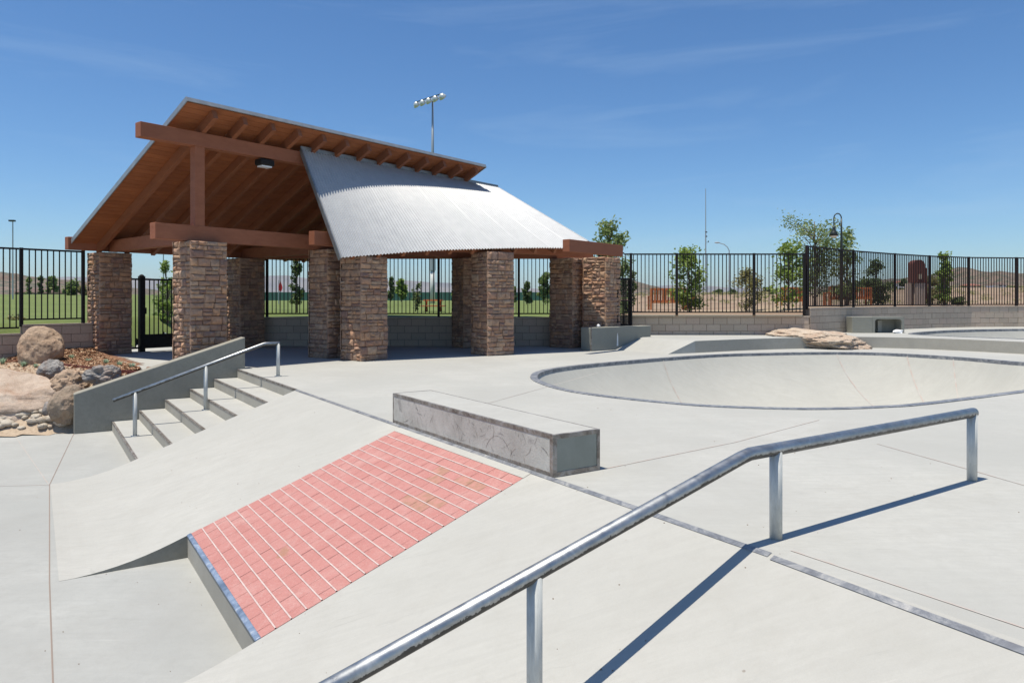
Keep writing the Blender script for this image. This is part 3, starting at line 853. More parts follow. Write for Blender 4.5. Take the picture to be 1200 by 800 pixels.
# frame profile with rounded inner corners, extruded in y
def rrect(x0,x1,z0,z1,r,n=4):
    pts = []
    for cx, cz, a0 in ((x1-r,z1-r,0),(x0+r,z1-r,90)):
        for i in range(n+1):
            a = R(a0+90*i/n); pts.append((cx+r*math.cos(a), cz+r*math.sin(a)))
    return [(x1,z0)]+pts+[(x0,z0)]
inner = rrect(bx0+.08,bx1-.08,PLH,PLH+bz-.07,.09)
outer = []
for (x,z) in inner:
    outer.append((bx1 if x > (bx0+bx1)/2 else bx0, PLH if z <= PLH+1e-6 else (PLH+bz)))
outer = [(bx1,PLH)]+[(bx1,PLH+bz*0.8)]+[(bx1,PLH+bz)]*4+[(bx0,PLH+bz)]*4+[(bx0,PLH+bz*0.8)]+[(bx0,PLH)]
for i in range(len(inner)-1):
    a,b = inner[i], inner[i+1]; c,d_ = outer[i], outer[i+1]
    mb.quad((a[0],by0,a[1]),(b[0],by0,b[1]),(d_[0],by0,d_[1]),(c[0],by0,c[1]))
    mb.quad((a[0],by0,a[1]),(b[0],by0,b[1]),(b[0],by1,b[1]),(a[0],by1,a[1]))
    mb.quad((c[0],by0,c[1]),(d_[0],by0,d_[1]),(d_[0],by1,d_[1]),(c[0],by1,c[1]))
    mb.quad((a[0],by1,a[1]),(b[0],by1,b[1]),(d_[0],by1,d_[1]),(c[0],by1,c[1]))
part('box_shell', mb, M['ledge'], t)
mb = MB(); mb.box(((bx0+bx1)/2, by1+.03, PLH+bz/2), (bx1-bx0, 0.055, bz-.004)); part('back_panel', mb, M['walls'], t)
mb = MB(); mb.box(((bx0+bx1)/2-.1, by1-.05, PLH+.2), (0.12,0.1,0.36)); part('inner_divider', mb, M['riser'], t)
mb = MB(); mb.hexa([(bx0-.60,by0+.05,PLH),(bx0-.003,by0-.003,PLH),(bx0-.003,by1,PLH),(bx0-.60,by1,PLH),(bx0-.60,by0+.05,PLH+bz),(bx0-.003,by0-.003,PLH+bz+.0),(bx0-.003,by1,PLH+bz),(bx0-.62,by1,PLH+bz)])
part('solid_end', mb, M['ledge'], t, bevel=0.01)
single('crumpled_rag', blob((11.85,22.0,PLH+.05), (0.16,0.1,0.07), 8, 0.6), M['paper'], 'crumpled white rag on the platform before the box bench', 'litter', (11.85,22.0,PLH))

# ================================================================== WALLS AND FENCES
def block_mesh():
    mb = MB(); L_, H_, T_ = 0.195, 0.095, 0.10
    c = 0.004
    lo = [(-L_,-T_,-H_),(L_,-T_,-H_),(L_,-T_,H_),(-L_,-T_,H_)]
    fr_ = [(x*(1-c/L_), -T_-0.004, z*(1-c/H_)) for x,_,z in lo]
    bk = [(x, T_, z) for x,_,z in lo]
    mb.v = [Vector(p) for p in lo+fr_+bk]
    for a in range(4):
        b = (a+1) % 4; mb.f += [(a,b,4+b,4+a), (b,a,8+a,8+b)]
    mb.f += [(4,5,6,7), (11,10,9,8)]
    return mb.mesh('block', M['block'])
BLK = block_mesh()
def block_wall(label, p, q, z0, z1, cap=True):
    p = Vector(p); q = Vector(q); L_ = (q-p).length; d = (q-p)/L_; rz_ = math.atan2(d.y,d.x)
    side = Vector((d.y,-d.x))   # front side (towards camera when p left of q)
    t = thing('block_wall', label, 'wall', (p.x,p.y,z0))
    c = (p+q)/2
    mb = MB(); mb.box((c.x,c.y,(z0+z1)/2), (L_-0.004,0.185,z1-z0-0.004), rz_); part('mortar', mb, M['bmortar'], t)
    top = z1 - (0.05 if cap else 0)
    k = 0; z = top - 0.1
    while z > z0-0.09:
        x = -0.2 if k % 2 else 0.0
        while x < L_-0.02:
            a, b = max(x, 0), min(x+0.4, L_)
            if b-a > 0.05:
                m_ = p+d*((a+b)/2)
                inst('block', BLK, t, (m_.x,m_.y,z+random.uniform(-.001,.001)), (0,0,rz_), ((b-a)/0.4, 1+random.uniform(-.02,.02), 1))
            x += 0.4
        z -= 0.2; k += 1
    if cap:
        x = 0
        while x < L_-0.02:
            a, b = x, min(x+0.4, L_)
            m_ = p+d*((a+b)/2); mb = MB()
            mb.box((m_.x,m_.y,z1-.023), (b-a-.006,0.235,.046), rz_); part('cap_block', mb, M['block'], t)
            x += 0.4
    return t
def fence(label, pts, zb, zt, posts, pitch=0.114, mat='black', pr=0.011, zpost=None, group=None, name='iron_fence'):
    """pts: plan polyline; posts: distances along it"""
    t = thing(name, label, 'fence', (pts[0][0],pts[0][1],zb), group)
    segs = [(Vector(a),Vector(b)) for a,b in zip(pts[:-1],pts[1:])]
    tot = sum((b-a).length for a,b in segs)
    def at(dist):
        for a,b in segs:
            l = (b-a).length
            if dist <= l+1e-6: return a+(b-a)*(dist/l), (b-a)/l
            dist -= l
        return segs[-1][1], (segs[-1][1]-segs[-1][0]).normalized()
    for a,b in segs:
        for z,h in ((zt,0.042),(zb,0.036)):
            mb = MB(); mb.beam((a.x,a.y,z),(b.x,b.y,z),0.04,h); part('rail', mb, M[mat], t)
    mb = MB(); mb.box((0,0,0),(pr*2,pr*2,zt-zb)); pk = mb.mesh('picket', M[mat])
    n_ = int(tot/pitch); off_ = (tot-n_*pitch)/2
    for i in range(n_+1):
        dd = off_+i*pitch
        if any(abs(dd-x) < 0.04 for x in posts): continue
        p, dr = at(dd)
        inst('picket', pk, t, (p.x,p.y,(zt+zb)/2), (0,0,math.atan2(dr.y,dr.x)))
    zp = zpost if zpost is not None else zb-0.1
    for x in posts:
        p, dr = at(x)
        mb = MB(); mb.box((p.x,p.y,(zt+0.03+zp)/2),(0.066,0.066,zt+0.03-zp),math.atan2(dr.y,dr.x)); part('fence_post', mb, M[mat], t, origin=(p.x,p.y,zp))
    return t
BY = 20.78
block_wall('low block wall in shade at the back of the pavilion', (-7.3,BY), (1.75,BY), 0.0, 0.83)
def xat(px, y): return (px-600)/F*y
px_posts = [xat(p,BY) for p in (220,313,412,514,608,702)]
fence('black iron fence on the low wall behind the pavilion columns', [(-9.4,BY),(3.25,BY)], 0.93, 2.68, [x+9.4 for x in px_posts], zpost=0.8)
BY2 = 21.1
block_wall('tan block wall stretch right of the stone columns, under the lower fence', (1.9,BY2), (8.72,BY2), 0.0, 0.86)
fence('black iron fence standing on the lower tan wall right of the pavilion', [(3.3,BY2),(8.64,BY2)], 0.965, 2.67, [0.2]+[xat(p,BY2)-3.3 for p in (793,883.6)]+[5.30], zpost=0.80)
wallpts = [(8.72,21.2),(11.1,23.3),(13.3,24.9),(15.2,26.1),(17.2,27.0),(19.2,27.3),(23.5,27.5)]
for k, lab in ((0,'tan block wall section left of the hollow box bench, under the raised fence'),(1,'tan block wall section directly behind the hollow box bench'),(2,'tan block wall section below the brown arched pillar'),(3,'tan block wall section before the thin yellowish sapling'),(4,'tan block wall section left of the last fence post'),(5,'tan block wall section at the right edge of the photo')):
    block_wall(lab, wallpts[k], wallpts[k+1], 0.2, 1.09)
acc = [0]
for a,b in zip(wallpts[:-1],wallpts[1:]): acc.append(acc[-1]+math.dist(a,b))
fence('dark brown iron fence bending away on the raised tan wall at the right', wallpts, 1.14, 2.91, [0.0]+acc[1:6]+[acc[5]+0.02,acc[6]-.1], mat='brownblack', zpost=1.05)
# left fence and wall
LF = Vector((-10.42,17.45))
LW = LF - RR*1.32
block_wall('low tan block wall left of the leftmost stone column', (LW.x,LW.y), (LF.x+0.1,LF.y+0.13), -0.05, 0.77)
fence('black iron fence panel on the block wall beside the leftmost column', [(LW.x,LW.y),(LF.x,LF.y)], 0.885, 2.50, [0.0,1.30], pitch=0.125, zpost=0.72)
LW2 = LW - RR*2.4
block_wall('block wall nearly buried in bark mulch at the left edge', (LW2.x,LW2.y), (LW.x-.01,LW.y-.01), -0.1, 0.57)
fence('taller black iron fence panel at the left edge of the photo', [(LW2.x,LW2.y),((LW-RR*.05).x,(LW-RR*.05).y)], 0.70, 2.50, [0.05,], pitch=0.125, zpost=0.5)
# gate between the two left columns
GA = Vector((-9.95,17.95))
gt = thing('iron_gate', 'black iron gate with a solid kick plate between the two left columns', 'gate', (GA.x,GA.y,0))
def gpos(k): return GA+RR*k
def gate_leaf(t, k0, k1, z0, z1, kick=0.0):
    a, b = gpos(k0), gpos(k1)
    for z in (z0, z1):
        mb = MB(); mb.beam((a.x,a.y,z),(b.x,b.y,z),0.045,0.045); part('rail', mb, M['black'], t)
    if kick:
        mb = MB(); mb.beam((a.x,a.y,z0+kick/2),(b.x,b.y,z0+kick/2),0.02,kick); part('kick_plate', mb, M['black'], t)
    mb = MB(); mb.box((0,0,0),(0.022,0.022,z1-z0)); pk = mb.mesh('picket', M['black'])
    k = k0+0.11
    while k < k1-0.05:
        p = gpos(k); inst('picket', pk, t, (p.x,p.y,(z0+z1)/2), (0,0,RROT)); k += 0.115
gate_leaf(gt, 0.05, 0.62, 0.10, 1.86)
gate_leaf(gt, 0.75, 2.60, 0.10, 1.86, 0.34)
for k, w in ((0.66,0.13),(2.66,0.1)):
    p = gpos(k); mb = MB(); mb.box((p.x,p.y,0.97),(w,w,1.94),RROT); part('gate_post', mb, M['black'], gt)
    mb = MB(); mb.tube([(p.x,p.y,1.94),(p.x,p.y,1.965),(p.x,p.y,1.99)],[w*.5,w*.42,w*.1],12); part('post_cap', mb, M['black'], gt)
p = gpos(0.72); mb = MB(); mb.box((p.x,p.y,1.05),(0.08,0.12,0.16),RROT); part('latch', mb, M['black'], gt)
# gate right of the pavilion (swung open, seen nearly edge on)
t = thing('iron_gate', 'narrow black perforated iron gate standing open right of the stone columns', 'gate', (2.98,19.9,0))
ga, gb = Vector((2.90,19.75)), Vector((3.36,20.35))
for z in (0.62, 1.92, 1.3):
    mb = MB(); mb.beam((ga.x,ga.y,z),(gb.x,gb.y,z),0.045,0.045); part('rail', mb, M['black'], t)
for k, w in ((0,0.05),(0.5,0.035),(1,0.085)):
    p = ga+(gb-ga)*k; mb = MB(); mb.box((p.x,p.y,0.98),(w,w,1.92),0.9); part('gate_post', mb, M['black'], t)
mb = MB()
for i in range(9):
    p = ga+(gb-ga)*((i+0.5)/9); mb.box((p.x,p.y,1.27),(0.014,0.014,1.28),0.9)
for i in range(22):
    a, b = ga, gb; z = 0.66+i*0.058; mb.beam((a.x,a.y,z),(b.x,b.y,z),0.012,0.016)
part('mesh_infill', mb, M['black'], t)

# ================================================================== PAVILION
pav = thing('picnic_pavilion', 'open timber pavilion with stone columns and a corrugated metal roof', 'pavilion', rd(11.5,15.0,0))
CT = 2.49
stone_protos = []
for k in range(8):
    random.seed(90+k); mb = MB()
    # unit stone: x,z in -0.5..0.5, front at y=-1 (towards -y), back at 0
    def jj(a): return random.uniform(-a,a)
    back = [(-.5,0,-.5),(.5,0,-.5),(.5,0,.5),(-.5,0,.5)]
    mid = [(-.49+jj(.03),-.55+jj(.1),-.48+jj(.04)),(.49+jj(.03),-.55+jj(.1),-.48+jj(.04)),(.49+jj(.03),-.55+jj(.1),.48+jj(.04)),(-.49+jj(.03),-.55+jj(.1),.48+jj(.04))]
    frn = [(-.36+jj(.09),-.88+jj(.22),-.28+jj(.09)),(.36+jj(.09),-.88+jj(.22),-.28+jj(.09)),(.36+jj(.09),-.88+jj(.22),.24+jj(.1)),(-.36+jj(.09),-.88+jj(.22),.24+jj(.1))]
    mb.v = [Vector(p) for p in back+mid+frn+[(jj(.1),-1.06+jj(.1),jj(.1))]]
    for a in range(4):
        b = (a+1) % 4
        mb.f += [(a,b,4+b,4+a),(4+a,4+b,8+b,8+a),(8+a,8+b,12)]
    stone_protos.append((mb, mb.mesh('stone', M['ledgestone'])))
COLS = [  # name id, centre, half size, rotation, top, bottom, visible side indices
    ('squared stone column nearest the steps, under the wooden post', rd(7.42,13.83), 0.325, RROT, CT),
    ('leftmost stone column, beside the black gate', Vector((-9.98,17.78,0)), 0.325, RROT, CT),
    ('shaded stone column beside the back wall, left', Vector((-7.55,20.3,0)), 0.325, RROT, CT),
    ('shaded stone column tucked left of the front middle column', Vector((-4.22,16.75,0)), 0.33, RROT, CT),
    ('front middle stone column under the corner of the metal roof', rd(10.55,12.54), 0.325, RROT, 2.30),
    ('front stone column to the right of the middle one', Vector((-0.48,17.55,0)), 0.335, RROT-R(16), CT),
    ('shaded stone column behind, by the back wall', Vector((-1.2,20.2,0)), 0.325, RROT-R(20), CT),
    ('wide left half of the rightmost pair of stone columns', Vector((1.62,20.25,0)), 0.36, RROT, CT),
    ('right half of the rightmost pair of stone columns', Vector((2.47,19.78,0)), 0.335, RROT, CT)]
cand = []
for ci, (lab, c, hs_, rot_, top) in enumerate(COLS):
    random.seed(500+ci)
    c = Vector((c.x,c.y,0))
    core = MB(); core.box((c.x,c.y,top/2),(2*hs_,2*hs_,top),rot_)
    col_o = part('stone_column', core, M['mortar'], pav, label=lab, origin=c)
    lst = []
    for f in range(4):
        an = rot_ + f*math.pi/2
        nx, ny = math.sin(an), -math.cos(an)       # outward normal for local -y rotated by an
        tx, ty = math.cos(an), math.sin(an)
        vis = (nx*(0-c.x)+ny*(0-c.y)) > 0
        z = 0.0
        while z < top-0.02:
            h = random.uniform(0.08,0.19)
            if top-z-h < 0.06: h = top-z
            x = -hs_-0.055*(0.2 if f % 2 else 1.0)
            xe = hs_+0.055*(0.2 if f % 2 else 1.0)
            while x < xe-0.01:
                w = random.choice((random.uniform(0.09,0.17),random.uniform(0.16,0.31)))
                if xe-x-w < 0.08: w = xe-x
                zc, hh = z+h/2, h
                if h > 0.13 and random.random() < 0.45:
                    pieces = [(z+h*0.25,h*0.5),(z+h*0.75,h*0.5)]
                else: pieces = [(zc,hh)]
                for (zc,hh) in pieces:
                    pos = Vector((c.x+nx*hs_+tx*(x+w/2), c.y+ny*hs_+ty*(x+w/2), zc))
                    dep = random.uniform(0.035,0.075)
                    size = w*hh*(1 if vis else 0)
                    face = abs(nx*(0-c.x)+ny*(0-c.y))/math.hypot(c.x,c.y) if vis else 0
                    lst.append((size*face/(pos.y**2) * (0.35 if ci in (2,3,6) else 1), pos, (w*0.985,dep,hh*0.965), an, random.randrange(8), col_o, ci))
                x += w
            z += h
    cand += lst
cand.sort(key=lambda e: -e[0])
for e in cand[:290]:
    inst('stone', stone_protos[e[4]][1], e[5], e[1], (random.uniform(-.06,.06),random.uniform(-.05,.05),e[3]+random.uniform(-.06,.06)), e[2])
rest = {}
for e in cand[290:]: rest.setdefault(e[6], []).append(e)
for ci, es in rest.items():
    mb = MB(); random.seed(ci)
    for e in es:
        pm = stone_protos[e[4]][0]; ca, sa = math.cos(e[3]), math.sin(e[3]); i = len(mb.v)
        for v in pm.v:
            x, y, z = v.x*e[2][0], v.y*e[2][1], v.z*e[2][2]
            mb.v.append(Vector((x*ca-y*sa+e[1].x, x*sa+y*ca+e[1].y, z+e[1].z)))
        mb.f += [tuple(i+k for k in f) for f in pm.f]
    part('stone_facing', mb, M['ledgestone'], es[0][5], kind='stuff')

def rbeam(name, a, b, w, h, mat='beam', up=(0,0,1)):
    mb = MB(); mb.beam(a, b, w, h, up); return part(name, mb, M[mat], pav, origin=(Vector(a)+Vector(b))/2, bevel=0.006)
zb_ = CT+0.16
D1 = 13.83
rbeam('ridge_beam', rd(6.21,D1,4.53), rd(15.5,D1,4.53), 0.22, 0.28)
rbeam('post', rd(7.37,D1,2.80), rd(7.37,D1,4.39), 0.20, 0.20, up=(RR.x,RR.y,0))
rbeam('tie_beam', rd(6.48,D1,CT+.165), rd(14.9,D1,CT+.165), 0.22, 0.31)
D0 = 18.72
rbeam('eave_beam', rd(6.77,D0,CT+.18), rd(15.5,D0,CT+.18), 0.20, 0.30)
rbeam('cross_beam', rd(7.55,D1+.12,CT+.15), rd(7.75,D0-.12,CT+.15), 0.20, 0.28)
rbeam('cross_beam', rd(11.3,D1+.12,CT+.15), rd(11.3,D0-.12,CT+.15), 0.20, 0.28)
rbeam('back_beam', (-7.4,20.32,CT+.145), (2.3,20.32,CT+.145), 0.20, 0.285)
a_ = rd(9.40,12.88,CT+.17); rbeam('tie_beam', a_, rd(11.4,12.88,CT+.17), 0.20, 0.30)
rbeam('front_beam', (-2.9,16.75,CT+.148), (-0.45,17.72,CT+.148), 0.20, 0.29)
rbeam('front_beam', (-0.45,17.75,CT+.148), (1.9,19.2,CT+.148), 0.20, 0.29)
ea = Vector((2.92,19.42,CT+.16)); rbeam('tie_beam', ea-Vector((RR.x,RR.y,0))*2.6, ea, 0.20, 0.30)

# upper shed roof
MS = 0.45
def zroof(dl): return 4.92 - MS*(dl-D1)       # top of metal
R0_, R1_ = 6.85, 15.57
DL0, DL1 = 13.30, 18.86
pn = Vector((-DD.x*-MS*-1, -DD.y*-MS*-1, 0))   # placeholder
slope_d = (rd(0,1,-MS)).normalized()            # down-slope
pn = Vector((RR.x,RR.y,0)).cross(slope_d).normalized()
if pn.z < 0: pn = -pn
def up_pt(r, dl, off): return rd(r, dl, zroof(dl)) + pn*off
npl = 40
for i in range(npl):
    a = DL0+(DL1-DL0)*i/npl; b = DL0+(DL1-DL0)*(i+1)/npl
    g = 0.004
    mb = MB()
    lo = [up_pt(R0_+.02,a+g,-.075), up_pt(R1_-.02,a+g,-.075), up_pt(R1_-.02,b-g,-.075), up_pt(R0_+.02,b-g,-.075)]
    hi = [up_pt(R0_+.02,a,-.046), up_pt(R1_-.02,a,-.046), up_pt(R1_-.02,b,-.046), up_pt(R0_+.02,b,-.046)]
    mb.hexa(lo+hi); part('roof_board', mb, M['plank'], pav, origin=lo[0])
# metal above: corrugated sheets
def corr_upper(r0, r1):
    mb = MB(); pitch = 0.08; n = int((r1-r0)/pitch*6); nd = 2
    for k in range(nd+1):
        dl = DL0-0.03+(DL1-DL0+0.05)*k/nd
        for i in range(n+1):
            r = r0+(r1-r0)*i/n
            mb.v.append(up_pt(r, dl, -0.018+0.015*math.cos(2*math.pi*r/pitch)))
    for k in range(nd):
        for i in range(n):
            a = k*(n+1)+i; mb.f.append((a,a+1,a+n+2,a+n+1))
    return mb
ns = 8
for i in range(ns):
    part('roof_sheet', corr_upper(R0_+(R1_-R0_)*i/ns, R0_+(R1_-R0_)*(i+1)/ns+.01), M['zinc'], pav)
mb = MB(); mb.beam(up_pt(R0_-.01,DL0-.05,-.045), up_pt(R0_-.01,DL1,-.045), 0.02, 0.10, pn); part('rake_trim', mb, M['fascia'], pav)
mb = MB(); mb.beam(up_pt(R1_+.01,DL0-.05,-.045), up_pt(R1_+.01,DL1,-.045), 0.02, 0.10, pn); part('rake_trim', mb, M['fascia'], pav)
mb = MB(); mb.beam(up_pt(R0_-.02,DL0-.04,-.04), up_pt(R1_+.02,DL0-.04,-.04), 0.02, 0.085, pn); part('edge_trim', mb, M['fascia'], pav)
for i in range(13):
    r = 7.44+i*0.65
    mb = MB(); mb.beam(up_pt(r,DL0+.06,-.172), up_pt(r,D0+.02,-.172), 0.095, 0.19, pn); part('rafter', mb, M['rafter'], pav)
# low metal roof: a twisted sheet from the ridge to the splayed eave
ev_px = [(398,302),(420,300),(447.5,298),(480,295.2),(520,292.8),(560,291.6),(600,290.6),(635,290.3),(665,290.6),(689,282.5)]
Eb, Ee = Vector((-3.67,15.25)), Vector((1.42,18.22))
eave = []
for (px,py) in ev_px[:-1]:
    k = (px-600)/F; dv = Ee-Eb
    t_ = (k*Eb.y-Eb.x)/(dv.x-k*dv.y)
    p = Eb+dv*t_
    eave.append(Vector((p.x,p.y,EYE+(Y0-py)*p.y/F)))
eave.append(gy(689,282.5,19.0))
elen = [0]
for a,b in zip(eave[:-1],eave[1:]): elen.append(elen[-1]+(b-a).length)
def eave_at(t):
    x = t*elen[-1]
    for i in range(len(eave)-1):
        if x <= elen[i+1]+1e-9: return eave[i]+(eave[i+1]-eave[i])*((x-elen[i])/(elen[i+1]-elen[i]))
    return eave[-1]
T0, T1 = 9.71, 16.72
def ridge_at(t): return rd(T0+(T1-T0)*t, 13.70, 4.70)
def low_pt(t, k): return ridge_at(t).lerp(eave_at(t), k)
def low_n(t, k):
    e_ = 0.01
    a = low_pt(min(1,t+e_),k)-low_pt(max(0,t-e_),k); b = low_pt(t,1)-low_pt(t,0)
    n_ = a.cross(b).normalized()
    return n_ if n_.z > 0 else -n_
NW = 90
nsheet = 9
for si in range(nsheet):
    t0, t1 = si/nsheet, (si+1)/nsheet
    mb = MB(); n = int(NW/nsheet*8); nk = 10
    for k in range(nk+1):
        for i in range(n+1):
            t_ = t0+(t1-t0)*i/n
            mb.v.append(low_pt(t_,k/nk)+low_n(t_,k/nk)*(0.019*math.cos(2*math.pi*NW*t_)))
    for k in range(nk):
        for i in range(n):
            a = k*(n+1)+i; mb.f.append((a,a+1,a+n+2,a+n+1))
    part('roof_sheet', mb, M['zinc'], pav, smooth=True)
# wood lining under it, boards one by one
for i in range(16):
    k0, k1 = i/16, (i+1)/16*0.985
    mb = MB(); n = 20
    for k, o_ in ((k0+.002,-.02),(k1,-.02),(k1,-.045),(k0+.002,-.045)):
        for j in range(n+1):
            t_ = 0.004+0.992*j/n; mb.v.append(low_pt(t_,k)+low_n(t_,k)*o_)
    for q_ in range(4):
        for j in range(n):
            a = q_*(n+1)+j; b = ((q_+1) % 4)*(n+1)+j; mb.f.append((a,a+1,b+1,b))
    part('lining_board', mb, M['rafter'], pav)
for i in range(12):
    t_ = 0.05+0.93*i/11
    a, b = low_pt(t_,0.02)+low_n(t_,0)*-.12, low_pt(t_,0.985)+low_n(t_,1)*-.12
    mb = MB(); mb.beam(a,b,0.085,0.14,low_n(t_,.5)); part('rafter', mb, M['rafter'], pav)
for tt, nm in ((0.0,'rake_trim'),(1.0,'rake_trim')):
    mb = MB(); mb.beam(low_pt(tt,-.005)+low_n(tt,.5)*-.01, low_pt(tt,1.01)+low_n(tt,.5)*-.01, 0.025, 0.11 if tt == 0 else 0.05, low_n(tt,.5)); part(nm, mb, M['trim'], pav)
mb = MB(); mb.beam(low_pt(0,-.01)+Vector((0,0,.02)), low_pt(1,-.01)+Vector((0,0,.02)), 0.03, 0.09, (0,0,1)); part('ridge_flashing', mb, M['trim'], pav)
# downlight hung below the ridge beam
dl = thing('downlight', 'black box downlight hanging under the ridge beam of the pavilion', 'lamp', rd(9.0,13.83,4.39))
pd_ = rd(8.88,13.83,4.30)
mb = MB(); mb.box(pd_, (0.34,0.26,0.14), RROT); part('lamp_housing', mb, M['black'], dl, bevel=0.03)
mb = MB(); mb.box(pd_+Vector((0,0,-.085)), (0.24,0.18,0.03), RROT); part('lamp_lens', mb, M['lens'], dl)
mb = MB(); mb.tube([pd_+Vector((0,0,.06)), pd_+Vector((0,0,.12))], 0.03, 10); part('lamp_stem', mb, M['black'], dl)

# ================================================================== PLANTING BED AND BOULDERS, LEFT
E0, E1_ = Vector((-14.5,17.6)), Vector((-6.6,13.0))
edg = [Vector(p) for p in ((-15.0,17.9),(-11.5,16.05),(-10.1,15.35),(-8.9,14.6),(-7.7,13.76),(-6.9,13.3))]
walk = [Vector(p) for p in ((-20,11.2),(-11.0,12.0),(-8.68,12.22),(-7.8,12.5),(-7.2,12.75))]
def pl_dist(p, pl_):
    best = None
    for a,b in zip(pl_[:-1],pl_[1:]):
        t_ = max(0,min(1,(p-a).dot(b-a)/(b-a).length_squared)); q_ = a+(b-a)*t_
        d_ = (p-q_).length
        sgn = (b-a).x*(p-a).y-(b-a).y*(p-a).x
        if best is None or d_ < best[0]: best = (d_, 1 if sgn > 0 else -1)
    return best[0]*best[1]
def bed_z(x, y):
    p = Vector((x,y))
    e_ = pl_dist(p, edg); w_ = pl_dist(p, walk)
    if e_ >= 0:
        left = max(0,min(1,(-9.6-x)/3.0))
        z = -0.02 + e_*(0.02+0.33*left)
        return min(z, 0.60)
    t_ = max(0, w_)/(max(0, w_)+abs(e_)+1e-6)
    t_ = max(0,min(1,t_)); return -0.955 + (0.935)*(t_**0.8)
mb = MB(); nx, ny = 70, 44
X0, X1, Ya, Yb = -17.0, -6.2, 11.9, 19.0
idx = {}
def inside_bed(x,y):
    p = Vector((x,y))
    # left of cheek wall, before the deck edge and the fence wall
    su = (p-P0).dot(U)
    if su > -10.25: return False
    if pl_dist(p, [Vector((-7.15,13.85)),Vector((-9.9,17.2))]) < -0.25 and x > -9.9 : return False
    if pl_dist(p, [LW2-RR*6, LF+RR*1]) > 0.15: return False
    if pl_dist(p, walk) < -0.15: return False
    return True
for i in range(nx+1):
    for j in range(ny+1):
        x = X0+(X1-X0)*i/nx; y = Ya+(Yb-Ya)*j/ny
        idx[i,j] = len(mb.v); z = bed_z(x,y)
        mb.v.append(Vector((x,y,z+0.03*noise.noise(Vector((x*2,y*2,0))))))
soil_f, dg_f = [], []
for i in range(nx):
    for j in range(ny):
        x = X0+(X1-X0)*(i+.5)/nx; y = Ya+(Yb-Ya)*(j+.5)/ny
        if not inside_bed(x,y): continue
        f = (idx[i,j],idx[i+1,j],idx[i+1,j+1],idx[i,j+1])
        (soil_f if pl_dist(Vector((x,y)),edg) > -0.05 else dg_f).append(f)
mb.f = soil_f; structure('bark_bed', mb, M['soil'], smooth=True)
m3 = MB(); m3.v = mb.v; m3.f = dg_f; structure('rock_slope', m3, M['dg'], smooth=True)
# bark chips
random.seed(11); mb = MB(); cnt = 0
while cnt < 15000:
    x = random.uniform(-13.2,-7.2); y = random.uniform(13.4,18)
    if not inside_bed(x,y): continue
    if pl_dist(Vector((x,y)),edg) < 0.03: 
        if random.random() > 0.12: continue
    if pl_dist(Vector((x,y)), [Vector((-7.15,13.85)),Vector((-9.9,17.2))]) < 0: continue
    z = bed_z(x,y)+0.012+random.uniform(0,.03); a = random.uniform(0,6.28); l = random.uniform(.012,.038); w = random.uniform(.006,.013)
    d1 = Vector((math.cos(a),math.sin(a),random.uniform(-.5,.5)))*l; d2 = Vector((-math.sin(a),math.cos(a),random.uniform(-.5,.5)))*w
    c = Vector((x,y,z)); mb.quad(c-d1-d2,c+d1-d2,c+d1+d2,c-d1+d2); cnt += 1
single('bark_mulch', mb, M['chip'], 'reddish bark mulch spread in the bed left of the steps', 'mulch', (0,0,0), kind='stuff')
# steel edging
mb = MB()
for a,b in zip(edg[:-1],edg[1:]):
    za, zb2 = bed_z(a.x,a.y)+.03, bed_z(b.x,b.y)+.03
    mb.beam((a.x,a.y,za-.03),(b.x,b.y,zb2-.03),0.02,0.07)
single('bed_edging', mb, M['edging'], 'dark red bed edging strip curving past the boulders', 'edging', (edg[2].x,edg[2].y,0))

def boulder(label, px0, px1, pytop, pybot, Y, mat, seed, depth=None, amp=0.22, tilt_=0, sub=6, freq=1.1, zs=None):
    cx = (px0+px1)/2; X = (cx-600)/F*Y; w = (px1-px0)/F*Y/2
    zt = EYE-(pytop-Y0)*Y/F; zb3 = EYE-(pybot-Y0)*Y/F
    h = (zt-zb3)/2; d_ = depth or w*0.8
    mb = blob((0,0,0), (w,d_,h*1.12), seed, amp, sub, freq, flat=-h*0.9)
    if tilt_:
        rm = Matrix.Rotation(tilt_, 3, 'Y'); mb.v = [rm @ v for v in mb.v]
    o = single('boulder', mb, M[mat], label, 'rock', (0,0,0), group='boulders on the slope left of the steps', smooth=True)
    o.location = (X,Y,(zt+zb3)/2-0.04*h)
    return o
boulder('rounded speckled brown boulder up on the mulch before the block wall', 23,73,385,434,15.6,'rock_tan',2,amp=0.16)
boulder('small dark grey boulder touching the top of the huge pale slab', 46,75,424,447,14.0,'rock_grey',5,amp=0.35)
boulder('tan boulder in the middle of the rock group', 58,108,434,467,13.4,'rock_tan',9,amp=0.3)
boulder('grey angular boulder just above the cheek wall top', 102,141,429,452,13.35,'rock_grey',14,amp=0.45)
boulder('brown boulder pressed against the low end of the cheek wall', 62,106,452,496,12.7,'rock_brown',21,depth=0.36,amp=0.2)
boulder('small grey stone wedged under the pale slab', 50,68,470,488,12.75,'rock_grey',31,amp=0.3,sub=4)
# the great slab at the frame edge, a rotated slab with a sheer lower face
mb = blob((0,0,0),(1.55,0.78,0.44),44,0.20,6,1.0)
rm = Matrix.Rotation(R(7),3,'Y') @ Matrix.Rotation(R(16),3,'X')
for v in mb.v:
    v.z = min(v.z, 0.30+0.05*noise.noise(v*1.5)+0.02*noise.noise(v*5))
mb.v = [rm @ v for v in mb.v]
o = single('boulder', mb, M['rock_pale'], 'huge pale flat-topped granite slab at the left edge of the photo', 'rock', (0,0,0), group='boulders on the slope left of the steps', smooth=True)
o.location = (-9.75,13.05,-0.42)
